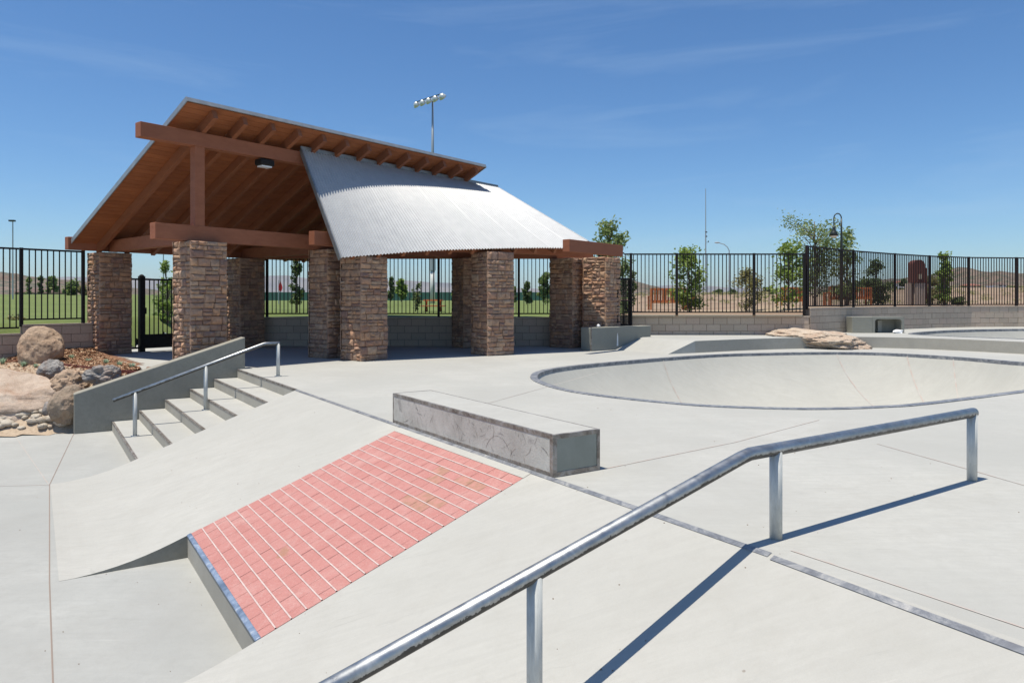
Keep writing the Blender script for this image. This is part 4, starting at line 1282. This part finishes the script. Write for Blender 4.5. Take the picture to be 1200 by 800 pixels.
# river stones
random.seed(5); k = 0
while k < 120:
    x = random.uniform(-10.6,-7.72); y = random.uniform(12.05,12.85)
    if (Vector((x,y))-P0).dot(U) > -10.38: continue
    if pl_dist(Vector((x,y)),walk) < 0.03: continue
    s = random.uniform(.05,.11); z = bed_z(x,y)+s*0.25
    mb = blob((0,0,0),(s*1.3,s*0.95,s*0.6),k+60,0.35,2,1.2)
    o = single('river_stone', mb, M['pebble'], 'pale river stone in the strip along the foot of the boulders', 'stone', (0,0,0), group='pale river stones at the foot of the boulders', smooth=True)
    o.location = (x,y,z); o.rotation_euler = (0,0,random.uniform(0,3)); k += 1
# grass tufts
def tuft(px, py, Y, h, label, n=70):
    X = (px-600)/F*Y; z = bed_z(X,Y)
    mb = MB(); random.seed(int(px*3+py))
    for i in range(n):
        a = random.uniform(0,6.28); l = random.uniform(.15,.75)*h*0.9; r0 = random.uniform(0,.03)
        b0 = Vector((X+math.cos(a)*r0,Y+math.sin(a)*r0,z)); tip = b0+Vector((math.cos(a)*l,math.sin(a)*l,h*random.uniform(.55,1)))
        mid = b0.lerp(tip,.5)+Vector((0,0,h*.15)); sd = Vector((-math.sin(a),math.cos(a),0))*.005
        mb.quad(b0-sd,b0+sd,mid+sd*.8,mid-sd*.8); mb.tri(mid-sd*.8,mid+sd*.8,tip)
    single('grass_tuft', mb, M['leaf_blue'], label, 'plant', (X,Y,z), group='grass tufts in the bark mulch')
tuft(124,424,14.9,.14,'blue-green grass tuft nearest the foot of the leftmost column')
tuft(140,427,14.5,.13,'blue-green grass tuft second from the cheek wall')
tuft(155,430.5,14.1,.13,'blue-green grass tuft closest to the cheek wall')
tuft(84,416,16.0,.12,'grass tuft between the rounded boulder and the leftmost column')
tuft(103,420,15.4,.11,'small grass tuft below the right end of the block wall')
tuft(27,413,15.2,.14,'grass tuft at the left foot of the rounded brown boulder')
tuft(42,421,15.0,.09,'low grass tuft in front of the rounded brown boulder')
tuft(3,417,15.6,.16,'grass tuft at the left edge of the photo above the edging')
tuft(66,420,15.3,.08,'low grass tuft under the right side of the rounded boulder')
# peach rock draped over the platform kerb
mb = blob((0,0,0),(1.35,1.25,0.33),77,0.28,6,1.6,flat=-0.3)
for v in mb.v: v.z += -0.10*(v.x/1.4) ; v.y += 0.25*max(0,-v.x)
o = single('boulder', mb, M['rock_peach'], 'flat peach coloured rock set into the platform kerb behind the bowl', 'rock', (0,0,0), smooth=True)
o.location = (8.65,20.35,0.14)
# a few crumbs of grit on the concrete
random.seed(21); mb = MB()
for i in range(150):
    if random.random() < .5: u,s = random.uniform(-3,4),random.uniform(-3,3); 
    else: u,s = random.uniform(-6,2), random.uniform(0,4)
    if -2.95 < u < .05 and -.5 < s < 0.02: continue
    if NU0 < u < NU1 and 0 < s < NS: continue
    p = us(u,s); z = 0 if s < 0 else (-SL*s if s < 2.2 else None)
    if z is None:
        if s < 3.15 and not (NU0 < u < NU1): continue
        z = -DROP
    r_ = random.uniform(.0015,.0045)
    mb.box((p.x,p.y,z+r_*.5),(r_*2,r_*1.5,r_),random.uniform(0,3))
single('grit', mb, M['rock_brown'], 'scattered crumbs of brown grit on the pale concrete', 'grit', (0,0,0), kind='stuff')

# ================================================================== THE LAND BEYOND
def sstep(a,b,x):
    t_ = max(0,min(1,(x-a)/(b-a))); return t_*t_*(3-2*t_)
def land_z(x,y):
    px = 600+F*x/max(y,1)
    rr = math.hypot(x,y)
    if x < -7.0:
        z0 = 0.78 if x < -12 else 0.78*(1-sstep(-12.0,-10.6,x))
        if x > -9: z0 = 0.80*sstep(-8.6,-7.2,x)
        z0 = z0*(1-sstep(19,24,y)*0.0)
        if x < -10.6: pass
    elif x < 3: z0 = 0.82
    elif x < 8.7: z0 = 0.88
    else: z0 = 0.88+0.16*sstep(8.7,10.5,x)
    left = 1.95; mid = 0.95; right = 2.0+1.0*sstep(950,1120,px)
    zf = left + (mid-left)*sstep(150,290,px) + (right-mid)*sstep(660,780,px)
    far = 100 if px < 200 else 150
    if px > 660: far = 110
    return z0 + (zf-z0)*sstep(24, far, y)
angs = [-52+104*i/120 for i in range(121)]
rads = []
r_ = 13.0
while r_ < 420: rads.append(r_); r_ *= 1.045
rads += [600, 1000, 2000, 4000, 9000]
mbt, mbd = MB(), MB(); vv = []
wl_line = wallpts
def behind(x,y):
    if x < -10.5:
        return pl_dist(Vector((x,y)), [LW2-RR*10, LF+RR*0.3]) > -0.1 or y > 19
    if x < -7.0: return y > 24.6 or (x > -7.6 and y > 20.9)
    if x < 8.7: return y > BY+0.02
    for a,b in zip(wl_line[:-1],wl_line[1:]):
        if a[0] <= x <= b[0]:
            return y > a[1]+(b[1]-a[1])*(x-a[0])/(b[0]-a[0])-0.05
    return y > 27.5
for r_ in rads:
    for a in angs:
        # rows are straight lines of equal distance so the near edge can follow the walls
        y = r_; x = r_*math.tan(R(a)); vv.append(Vector((x,y,land_z(x,min(y,420)))))
na = len(angs)
# push near cells that straddle the walls back to the wall line
for i in range(len(vv)):
    v = vv[i]
    if not behind(v.x,v.y):
        yy = v.y
        while not behind(v.x,yy) and yy < 30: yy += 0.05
        if yy < 30 and yy-v.y < max(1.4, v.y*0.05): vv[i] = Vector((v.x,yy,land_z(v.x,yy)))
for k in range(len(rads)-1):
    for i in range(na-1):
        q4 = (k*na+i,k*na+i+1,(k+1)*na+i+1,(k+1)*na+i)
        if not all(behind(vv[j].x,vv[j].y+0.06) for j in q4): continue
        c = sum((vv[j] for j in q4), Vector())/4
        px = 600+F*c.x/c.y
        (mbd if px > 735+8*noise.noise(c*0.1) else mbt).f.append(q4)
mbt.v = vv; mbd.v = vv
structure('grass_field', mbt, M['turf'], smooth=True)
structure('dirt_field', mbd, M['dirt'], smooth=True)
mb = MB(); mb.box((-11.5,22.5,0.0),(8,6,0.02)); 
# hills
def hill(name, Y, prof_px, mat, rough=0.12, dz=0.6, res=1, base=0.0, width=0.35):
    """ridge given as photo silhouette points read at distance Y, built as land with real depth"""
    xs = [gy(px,py,Y) for px,py in prof_px]
    mb = MB(); rows = 14; pts = []
    n = 90
    L0_, L1_ = xs[0].x, xs[-1].x
    for j in range(rows+1):
        t_ = j/rows    # front to back, ridge at 0.6
        yy = Y*(1-width*0.6+width*t_)
        fall = 1-abs(t_-0.6)/0.6 if t_ < 0.6 else 1-(t_-0.6)/0.4*0.9
        fall = fall**0.8 if fall > 0 else 0
        for i in range(n+1):
            x = L0_+(L1_-L0_)*i/n
            for a,b in zip(xs[:-1],xs[1:]):
                if a.x <= x <= b.x+1e-6:
                    z = a.z+(b.z-a.z)*(x-a.x)/(b.x-a.x); break
            h = (z-base)
            z2 = base + h*fall*(1+rough*noise.noise(Vector((x/Y*30,yy/Y*30,1.3)))+rough*.5*noise.noise(Vector((x/Y*90,yy/Y*90,4))))
            if j == 0: z2 = base-2
            mb.v.append(Vector((x,yy,z2)))
    for j in range(rows):
        for i in range(n):
            a = j*(n+1)+i; mb.f.append((a,a+1,a+n+2,a+n+1))
    structure(name, mb, mat, smooth=True)
hill('hill', 520, [(-260,312),(-60,314),(0,318),(40,323),(75,327),(110,331),(160,337),(230,344),(300,349)], M['hill'])
hill('hill', 600, [(640,349),(700,338),(735,327),(755,331),(775,339),(800,343),(850,342),(900,340),(960,337),(1010,328),(1060,324),(1095,322),(1110,314),(1122,311),(1138,317),(1160,319),(1200,318),(1300,312),(1500,305)], M['hill'])
hill('mountains', 5200, [(-500,330),(-100,322),(100,324),(200,327),(290,325),(340,323),(420,326),(500,330),(560,334),(620,338),(700,336),(800,334),(900,337),(1000,334),(1200,330),(1600,322)], M['mount'], base=-20, width=0.3)
# windscreen fence round the ball field
wy = 170
t = thing('windscreen_fence', 'long dark green windscreen fence across the far side of the field', 'fence', (-60,wy,0.9))
x = xat(262,wy)
while x < xat(668,wy):
    mb = MB(); mb.box((x+2.0,wy,1.9),(3.9,0.06,2.0)); part('screen_panel', mb, M['green'], t)
    mb = MB(); mb.tube([(x,wy+.05,0.8),(x,wy+.05,3.0)],0.05,6); part('fence_post', mb, M['pole'], t)
    x += 4.0

# ---- trees
def tree(name, label, px, ytop, ybot_z, Y, w_px, mat, n=1500, leaf=0.05, crown_lo=0.25, shape='round', seed=1, limbs=7, group='young trees beyond the fence', sparse=1.0, trunk_r=0.035):
    rng = random.Random(seed); X = (px-600)/F*Y
    z0 = ybot_z; H = EYE+(Y0-ytop)*Y/F - z0; W = w_px/F*Y/2
    t = thing(name, label, 'tree', (X,Y,z0), group)
    lean = (rng.uniform(-.06,.06)*H, rng.uniform(-.05,.05)*H)
    tr = [Vector((X+lean[0]*k**2, Y+lean[1]*k, z0-0.05+H*0.93*k)) for k in (0,.2,.4,.6,.8,1)]
    mb = MB(); mb.tube(tr, [trunk_r*H/2*(1-.82*k/5)+.004 for k in range(6)], 7); tk = part('trunk', mb, M['bark'], t, smooth=True)
    clusters = []
    mb = MB()
    for i in range(limbs*3):
        k = crown_lo + (1-crown_lo)*rng.random()**0.9
        base_ = tr[0].lerp(tr[-1], max(.1,k-.15)); base_.x = X+lean[0]*(k-.15)**2
        a = rng.uniform(0,6.28)
        if shape == 'round': rr = W*math.sin(math.pi*min(1,(k-crown_lo)/(1-crown_lo)*.86+.14))**.6
        elif shape == 'cone': rr = W*(1-(k-crown_lo)/(1-crown_lo))**.8+.05*W
        elif shape == 'column': rr = W*(0.85 if k < .85 else .5)
        else: rr = W*(0.35+.65*(k-crown_lo)/(1-crown_lo))
        rr *= rng.uniform(.45,1.0)
        tip = Vector((X+lean[0]*k+math.cos(a)*rr, Y+lean[1]*k+math.sin(a)*rr, z0+H*k*rng.uniform(.97,1.0)))
        mid = base_.lerp(tip,.5)+Vector((0,0,H*.02))
        mb.tube([base_,mid,tip],[trunk_r*H/2*.35,trunk_r*H/2*.22,.004],5,cap=False)
        clusters += [(tip,rng.uniform(.5,1)), (mid.lerp(tip,.5),rng.uniform(.5,1))]
        if rng.random() < .5: clusters.append((mid,.6))
    part('limbs', mb, M['bark'], t, smooth=True)
    mb = MB(); cr = W*0.30*sparse
    tot = sum(c[1] for c in clusters)
    for c, wgt in clusters:
        m_ = int(n*wgt/tot)
        for i in range(m_):
            g = Vector((rng.gauss(0,1),rng.gauss(0,1),rng.gauss(0,.9)))*cr*.55
            p = c+g
            if p.z < z0+.05: continue
            s = leaf*rng.uniform(.6,1.3)
            d1 = Vector((rng.uniform(-1,1),rng.uniform(-1,1),rng.uniform(-.7,.7))).normalized()*s
            d2 = d1.cross(Vector((rng.uniform(-1,1),rng.uniform(-1,1),rng.uniform(-1,1)))).normalized()*s*.55
            mb.quad(p-d1,p-d2*.9,p+d1,p+d2*.9)
    part('crown', mb, M[mat], t, kind=None)
    return t
T = tree
T('tree','olive green tree rising behind the right end of the pavilion',717,253,0.85,27,46,'leaf_olive',2600,.075,.25,'round',3,10)
T('shrub','leafy shrub behind the narrow open gate',737,308,0.85,25,22,'leaf_dark',900,.055,.05,'round',13,6)
T('tree','bright green leafy sapling beside the wooden bench',808,291,0.88,25,44,'leaf_bright',2300,.07,.10,'column',4,12)
T('shrub','brownish twiggy shrub left of a fence post',875,318,0.88,27,40,'leaf_brown',1900,.055,.05,'round',5,9)
T('tree','light green large-leaved sapling at the fence corner',924,283,0.9,25,48,'leaf_bright',1300,.08,.15,'round',6,10,sparse=1.2)
T('tree','tall airy olive tree around the bell shaped street lamp',955,251,1.0,29,62,'leaf_olive',3600,.06,.12,'vase',7,12)
T('tree','second dark airy tree under the street lamp',992,270,1.0,30,40,'leaf_olive',1700,.075,.12,'round',27,9)
T('tree','small round dark green tree left of the brown arched pillar',1029,308,1.04,33,34,'leaf_dark',2600,.075,.12,'round',8,10)
T('tree','slim yellow-green sapling right of the brown arched pillar',1106,293,1.04,30,22,'leaf_bright',1700,.075,.12,'column',9,9)
T('shrub','olive shrub at the foot of the slim sapling',1093,325,1.04,31,36,'leaf_brown',1600,.065,.05,'round',10,8)
T('shrub','low green shrub beneath the far hill at the right',1124,348,1.04,30,20,'leaf_dark',500,.06,.05,'round',19,6)
T('tree','tall thin leafy sapling behind the gap left of the paired columns',348,299,0.85,29,16,'leaf_dark',1500,.07,.10,'column',11,9)
T('tree','tall thin sapling beside the shaded middle column',537,308,0.85,26,14,'leaf_bright',900,.055,.08,'column',12,8)
T('tree','sparse dark sapling over the field near the thick pole',487,330,0.85,30,14,'leaf_dark',420,.06,.08,'column',23,7)
T('tree','small dark conifer seen over the green windscreen',457.5,325,1.0,95,10,'leaf_dark',700,.25,.1,'cone',24,6)
T('tree','yellow-green bushy tree over the green windscreen',470,328,1.0,100,14,'leaf_bright',800,.3,.15,'round',25,7)
T('tree','dark green conifer right of the middle fence post',617,331,0.95,60,13,'leaf_dark',1200,.15,.05,'cone',26,8)
T('tree','greyish tall bush left of the paired columns',639,320,0.95,60,17,'leaf_olive',1400,.16,.05,'column',28,8)
T('tree','little dark tree at the edge of the front right column',602,337,0.95,70,8,'leaf_dark',400,.18,.1,'cone',29,6)
T('tree','green sapling behind the black gate',197,307,0.1,24,24,'leaf_bright',1300,.06,.25,'round',14,8)
T('shrub','bushy shrub low behind the black gate',192,340,0.1,25,30,'leaf_olive',1300,.06,.03,'round',15,8)
T('tree','dark poplar nearest the left fence post',48,321,1.9,100,6,'leaf_dark',500,.22,.1,'column',16,6)
T('tree','grey-green poplar in the middle of the left fence panel',57,324,1.9,100,6,'leaf_olive',500,.22,.1,'column',17,6)
T('tree','wider poplar right of the other two',63,322,1.9,100,9,'leaf_olive',700,.22,.1,'column',18,6)
T('shrub','olive bush near the left column seen through the fence',84,329,1.7,80,18,'leaf_olive',900,.2,.03,'round',20,7)
T('shrub','yellowish bush touching the leftmost column',97,335,1.7,80,12,'leaf_brown',700,.2,.03,'round',21,7)
T('tree','pale green narrow tree left of the fence post at the far left',33,323,1.9,110,6,'leaf_olive',400,.22,.1,'column',22,6)
T('shrub','low flowering shrub behind the fence at the far left',19,371,0.75,19.5,24,'leaf_brown',500,.04,.02,'round',30,6)
T('tree','thin little sapling behind the left bay of the back fence',299,338,0.85,30,10,'leaf_olive',300,.05,.1,'column',32,6)
# dark far tree band along the dirt field
random.seed(33)
for k,(px,py,w) in enumerate(((785,343,14),(842,341,10),(858,340,9),(900,336,12),(935,338,12),(1000,333,14),(1012,330,12),(1045,329,10),(1060,327,9),(1083,329,9),(1128,337,12),(1185,336,16),(1196,337,12),(1150,338,9))):
    T('tree','distant dark tree in the line below the hills',px,py,2.2,150,w,'leaf_dark',350,.5,.1,'round',200+k,5,group='distant trees below the hills')

# dry scrub dotted over the dirt field
random.seed(55); mb = MB()
for i in range(420):
    y = 32*(1+random.random()*3.2); px = random.uniform(745,1290); x = (px-600)/F*y; z = land_z(x,y); r0 = random.uniform(.12,.38)*(y/60)**.5
    for k in range(26):
        a = random.uniform(0,6.28); q_ = random.random()**.5*r0; h_ = random.uniform(.2,.9)*r0
        p = Vector((x+math.cos(a)*q_, y+math.sin(a)*q_, z+h_)); s_ = r0*.22
        d1 = Vector((random.uniform(-1,1),random.uniform(-1,1),random.uniform(-1,1))).normalized()*s_; d2 = d1.orthogonal().normalized()*s_*.6
        mb.quad(p-d1,p-d2,p+d1,p+d2)
single('dry_scrub', mb, M['leaf_brown'], 'low dry scrub dotted over the brown dirt field', 'scrub', (0,0,0), kind='stuff')
# ---- wooden benches beyond the fence
def park_bench(label, pxc, Y, w, z0, rot=0.0, h=0.95):
    X = (pxc-600)/F*Y
    t = thing('park_bench', label, 'bench', (X,Y,z0), 'wooden benches beyond the fence')
    ca, sa = math.cos(rot), math.sin(rot)
    def P(x,y,z): return Vector((X+x*ca-y*sa, Y+x*sa+y*ca, z0+z))
    n = int(w/0.11)
    for i in range(n):
        x = -w/2+w*(i+.5)/n; mb = MB(); mb.beam(P(x,-.02,.40),P(x,-.06,h-.05),.075,.02,(0,1,0)); part('back_slat', mb, M['bench_wood'], t)
    for z in (.38,h-.03):
        mb = MB(); mb.beam(P(-w/2,-.04,z),P(w/2,-.04,z),.04,.09); part('back_rail', mb, M['bench_wood'], t)
    for i in range(4):
        mb = MB(); mb.beam(P(-w/2,.08+.11*i,.44),P(w/2,.08+.11*i,.44),.09,.03); part('seat_slat', mb, M['bench_wood'], t)
    for x in (-w/2,w/2):
        for y, hh in ((-.03,h),(.48,.62)):
            mb = MB(); mb.beam(P(x,y,0),P(x,y,hh),.07,.07,(0,1,0)); part('leg', mb, M['bench_wood'], t)
        mb = MB(); mb.beam(P(x,-.05,.63),P(x,.52,.63),.08,.04); part('armrest', mb, M['bench_wood'], t)
park_bench('orange wooden bench left of the bright sapling, seen from behind',783,30,1.45,0.84)
park_bench('small orange wooden bench end just beside the bright sapling',809,31,.34,0.84,h=.7)
park_bench('orange wooden bench behind the fence corner post',931,31,1.15,0.9)
park_bench('orange wooden bench under the airy olive tree',986,30.5,1.0,0.98,h=.9)
park_bench('orange wooden bench left of the small round dark tree',1010,31.5,.8,1.0,h=.85)
# picnic table beyond the field fence
t = thing('picnic_table', 'small terracotta picnic table on the grass behind the back fence', 'table', (xat(508,30),30,0.85))
X = xat(508,30)
mb = MB(); mb.box((X,30,1.30),(.78,.6,.06)); part('table_top', mb, M['bench_wood'], t)
mb = MB(); mb.box((X,30,1.06),(.95,1.3,.04)); part('seat', mb, M['bench_wood'], t)
for dx in (-.3,.3):
    mb = MB(); mb.beam((X+dx,29.8,.85),(X+dx,30.1,1.28),.08,.08,(0,1,0)); part('leg', mb, M['bench_wood'], t)
    mb = MB(); mb.beam((X+dx,30.2,.85),(X+dx,29.9,1.28),.08,.08,(0,1,0)); part('leg', mb, M['bench_wood'], t)
# arched brown pillar
Y = 30; X = xat(1074,Y)
t = thing('sign_pillar', 'brown arched sign pillar on a pale stone base beyond the fence', 'pillar', (X,Y,1.02))
mb = MB(); mb.box((X+.05,Y,1.52),(.40,.40,1.0)); part('stone_base', mb, M['kiosk_stone'], t, bevel=.02)
mb = MB()
pts = [(X-.25,2.02),(X+.23,2.02),(X+.23,2.78)]+[(X-.01+.24*math.cos(a),2.78+.20*math.sin(a)) for a in [math.pi*k/10 for k in range(1,10)]]+[(X-.25,2.78)]
n = len(pts); i = len(mb.v)
mb.v += [Vector((x,Y-.22,z)) for x,z in pts]+[Vector((x,Y+.2,z)) for x,z in pts]
mb.f.append(tuple(range(n))); mb.f.append(tuple(range(2*n-1,n-1,-1)))
for k in range(n): mb.f.append((k,(k+1) % n,n+(k+1) % n,n+k))
part('arched_head', mb, M['kiosk_brown'], t)
mb = MB(); mb.box((X+.02,Y-.235,2.28),(.16,.03,.2)); part('plaque', mb, M['plaque'], t)
mb = MB(); mb.box((X+.33,Y+.1,2.0),(.16,.3,1.3)); part('side_wing', mb, M['kiosk_brown'], t)
mb = MB(); mb.box((X-.30,Y+.1,1.5),(.16,.3,1.0)); part('side_wing', mb, M['kiosk_stone'], t)
# bell street lamp
Y = 27.6; X = xat(986,Y)
LK = Y/38
t = thing('street_lamp', 'dark gooseneck street lamp with a bell shade above the airy tree', 'lamp', (X,Y,1.1))
def Z(py, Y=27.6): return EYE+(Y0-py)*Y/F
mb = MB(); mb.tube([(X,Y,1.0),(X,Y,Z(285)),(X,Y,Z(270)),(X,Y,Z(256))],[.055,.045,.034,.026],10); part('pole', mb, M['lampdark'], t, smooth=True)
arc = [(X-.145+.145*math.cos(a), Y, Z(256)+.19*math.sin(a)) for a in [math.pi*k/12 for k in range(13)]]+[(X-.29,Y,Z(265.5))]
mb = MB(); mb.tube(arc,.023,8); part('gooseneck', mb, M['lampdark'], t, smooth=True)
mb = MB(); mb.tube([(X-.285,Y,Z(262)),(X-.2,Y,Z(261)),(X-.12,Y,Z(258))],.013,6); part('scroll', mb, M['lampdark'], t)
mb = MB(); mb.tube([(X,Y,Z(263)),(X-.06,Y,Z(264.5)),(X-.09,Y,Z(262)),(X-.05,Y,Z(260.5))],.013,6); part('scroll', mb, M['lampdark'], t)
mb = MB(); mb.tube([(X-.29,Y,Z(265)),(X-.29,Y,Z(267)),(X-.29,Y,Z(268.5)),(X-.29,Y,Z(272)),(X-.29,Y,Z(276.5))],[.045,.06,.05,.11,.18],14); part('bell_shade', mb, M['lampdark'], t, smooth=True)
mb = MB(); mb.tube([(X-.29,Y,Z(276.5)),(X-.29,Y,Z(278.5))],[.145,.07],12); part('lamp_lens', mb, M['lens'], t)
# cobra lamp
Y = 150; X = xat(854.5,Y)
t = thing('street_lamp', 'thin cobra head street lamp far off beside the mast', 'lamp', (X,Y,2.2))
mb = MB(); mb.tube([(X,Y,2),(X,Y,Z(293,Y))],[.16,.11],8); part('pole', mb, M['pole'], t)
mb = MB(); mb.tube([(X,Y,Z(294,Y)),(X-.3,Y,Z(290,Y)),(X-1.0,Y,Z(286.5,Y)),(X-2.0,Y,Z(284.8,Y))],.08,8); part('arm', mb, M['pole'], t)
mb = blob((X-2.5,Y,Z(284.3,Y)),(.62,.2,.16),3,.05,2); part('lamp_head', mb, M['pole'], t)
# radio mast
Y = 150; X = xat(827,Y)
t = thing('radio_mast', 'tall thin radio mast against the sky right of the pavilion', 'mast', (X,Y,2.2))
mb = MB(); mb.tube([(X,Y,2),(X,Y,Z(272,Y))],[.17,.12],8); part('mast_pole', mb, M['pole'], t)
mb = MB(); mb.tube([(X,Y,Z(272,Y)),(X,Y,Z(221,Y))],[.10,.06],8); part('whip', mb, M['pole'], t)
for py in (272,277): 
    mb = MB(); mb.box((X+.1,Y,Z(py,Y)),(.4,.2,.25)); part('bracket', mb, M['lampdark'], t)
mb = MB(); mb.box((X+.55,Y,Z(283,Y)),(.18,.18,.28)); part('small_antenna', mb, M['lampdark'], t)
mb = MB(); mb.beam((X,Y,Z(284,Y)),(X+.55,Y,Z(284,Y)),.05,.05); part('bracket', mb, M['lampdark'], t)
# sports field light
Y = 85; X = xat(507,Y)
t = thing('floodlight_mast', 'tall sports field floodlight mast above the pavilion roof', 'floodlight', (X,Y,.95))
mb = MB(); mb.tube([(X,Y,.8),(X,Y,Z(317,Y))],[.30,.27],12); part('lower_pole', mb, M['galv_post'], t, smooth=True)
mb = MB(); mb.tube([(X,Y,Z(317,Y)),(X,Y,Z(288,Y))],[.36,.34],12); part('ballast_box', mb, M['pole'], t)
mb = MB(); mb.tube([(X,Y,Z(290,Y)),(X,Y,Z(180,Y)),(X,Y,Z(117,Y))],[.24,.17,.10],10); part('upper_pole', mb, M['pole'], t, smooth=True)
c1, c2 = gy(488,122.5,88), gy(518,113,81.5)
mb = MB(); mb.beam(c1+Vector((0,0,.3)),c2+Vector((0,0,.3)),.1,.1); part('cross_arm', mb, M['lampdark'], t)
for i in range(5):
    p = c1.lerp(c2,i/4)+Vector((0,-.1,-.02))
    dr = Vector((.50,.55,-.66)).normalized()
    mb = MB(); mb.tube([p-dr*.30,p-dr*.16,p+dr*.08,p+dr*.22],[.12,.30,.43,.46],14); lh = part('lamp_head', mb, M['lampbowl'], t, smooth=True)
    mb = MB(); mb.tube([p+dr*.221,p+dr*.235],[.42,.40],14); part('lens', mb, M['window_dark'], lh)
    mb = MB(); mb.beam(p-dr*.15, c1.lerp(c2,i/4)+Vector((0,0,.3)),.08,.08,(1,0,0)); part('yoke', mb, M['lampdark'], lh)
# distant poles at the left
for px, top, Y, lab, head in ((15,259,60,'thin lamp post above the left fence',True),(191.5,292,60,'thin grey pole behind the black gate',False)):
    X = xat(px,Y); t = thing('lamp_post', lab, 'lamp', (X,Y,1.2))
    mb = MB(); mb.tube([(X,Y,1.0),(X,Y,Z(top,Y))],[.06,.04],8); part('pole', mb, M['pole'], t)
    if head:
        mb = MB(); mb.box((X-.06,Y,Z(top-.3,Y)),(.42,.3,.13)); part('lamp_head', mb, M['lampdark'], t)
    else:
        mb = MB(); mb.box((X,Y,Z(top-1,Y)),(.2,.2,.12)); part('pole_cap', mb, M['lampdark'], t)
# red pennant
Y = 60; X = xat(328,Y)
t = thing('pennant', 'small red pennant flag on the field behind the back fence', 'flag', (X,Y,.95))
mb = MB(); mb.tube([(X-.1,Y,.9),(X-.1,Y,Z(328,Y))],.03,6); part('pole', mb, M['pole'], t)
mb = MB()
outl = [(328.4,328.5),(330.0,333),(331.2,337),(329.6,341.5),(327.2,340.5),(326.6,336),(327.6,332)]
P_ = [Vector((xat(a,Y),Y-.05,Z(b,Y))) for a,b in outl]
n = len(P_); mb.v += P_+[p+Vector((0,.05,0)) for p in P_]; mb.f.append(tuple(range(n))); mb.f.append(tuple(range(2*n-1,n-1,-1)))
for k in range(n): mb.f.append((k,(k+1) % n,n+(k+1) % n,n+k))
part('cloth', mb, M['red_cloth'], t)

# ---- far buildings
def house(label, px0, px1, ytop, ybot, Y, wall='stucco', roof='tile_roof', depth=9, eave=.45, win=3):
    x0, x1 = xat(px0,Y), xat(px1,Y); zt, zb4 = Z(ytop,Y), Z(ybot,Y); ze = zb4+(zt-zb4)*(1-eave)
    t = thing('house', label, 'house', ((x0+x1)/2,Y,zb4), 'far houses')
    mb = MB(); mb.box(((x0+x1)/2,Y+depth/2,(zb4-1+ze)/2),(x1-x0,depth,ze-zb4+1)); part('wall', mb, M[wall], t)
    mb = MB(); o_ = .5; a = [(x0-o_,Y-o_,ze),(x1+o_,Y-o_,ze),(x1+o_,Y+depth+o_,ze),(x0-o_,Y+depth+o_,ze)]
    m1, m2_ = Vector((x0+(x1-x0)*.2,Y+depth/2,zt)), Vector((x1-(x1-x0)*.2,Y+depth/2,zt))
    mb.quad(a[0],a[1],m2_,m1); mb.quad(a[2],a[3],m1,m2_); mb.tri(a[3],a[0],m1); mb.tri(a[1],a[2],m2_); mb.quad(*a[::-1]); part('roof', mb, M[roof], t)
    for i in range(win):
        x = x0+(x1-x0)*(i+.5)/win; mb = MB(); mb.box((x,Y-.02,zb4+(ze-zb4)*.5),((x1-x0)/win*.45,.06,(ze-zb4)*.5)); part('window', mb, M['window_dark'], t)
house('low brown roofed building behind the far left fence',17,44,337,346,130,'stucco','brown_roof',10,.6,5)
house('small red brown building right of the left fence post',44,54,339,346,128,'kiosk_stone','brown_roof',8,.6,2)
house('white house with a red roof between the round tree and the pillar',1052,1064,329,336,300,'white_paint','tile_roof',10,.4,3)
house('tan house far off under the right hill',1140,1150,332,337,330,'stucco','tile_roof',10,.5,2)
house('small pale house at the far right under the hill',1170,1180,331,336,340,'white_paint','brown_roof',10,.5,2)
house('low tan house seen over the dirt field left of the pillar',1094,1104,333,338,320,'stucco','tile_roof',10,.5,2)
# pale guard rail across the dirt field
mb = MB(); a, b = gy(1012,336.5,70), gy(1112,336.5,70)
t = thing('guard_rail', 'thin pale rail crossing behind the round tree and the pillar', 'rail', (a.x,70,a.z))
mb.beam(a,b,.08,.10); part('rail', mb, M['white_paint'], t)
for k in range(5):
    p = a.lerp(b,k/4); mb = MB(); mb.beam(p,p-Vector((0,0,1.0)),.08,.08,(0,1,0)); part('post', mb, M['pole'], t)

# ---- air: faint haze that pales the far mountains
mb = MB(); mb.box((0,2900,60),(13000,6400,180))
hz = bpy.data.materials.new('haze_air'); hz.use_nodes = True
hn = hz.node_tree.nodes; hn.clear(); ho = hn.new('ShaderNodeOutputMaterial'); hv = hn.new('ShaderNodeVolumePrincipled')
hv.inputs['Color'].default_value = (0.82,0.89,1.0,1); hv.inputs['Density'].default_value = 0.00008; hv.inputs['Anisotropy'].default_value = 0.3
hz.node_tree.links.new(hv.outputs[0], ho.inputs['Volume'])
o = single('haze', mb, hz, None, None, (0,0,0), kind='stuff')
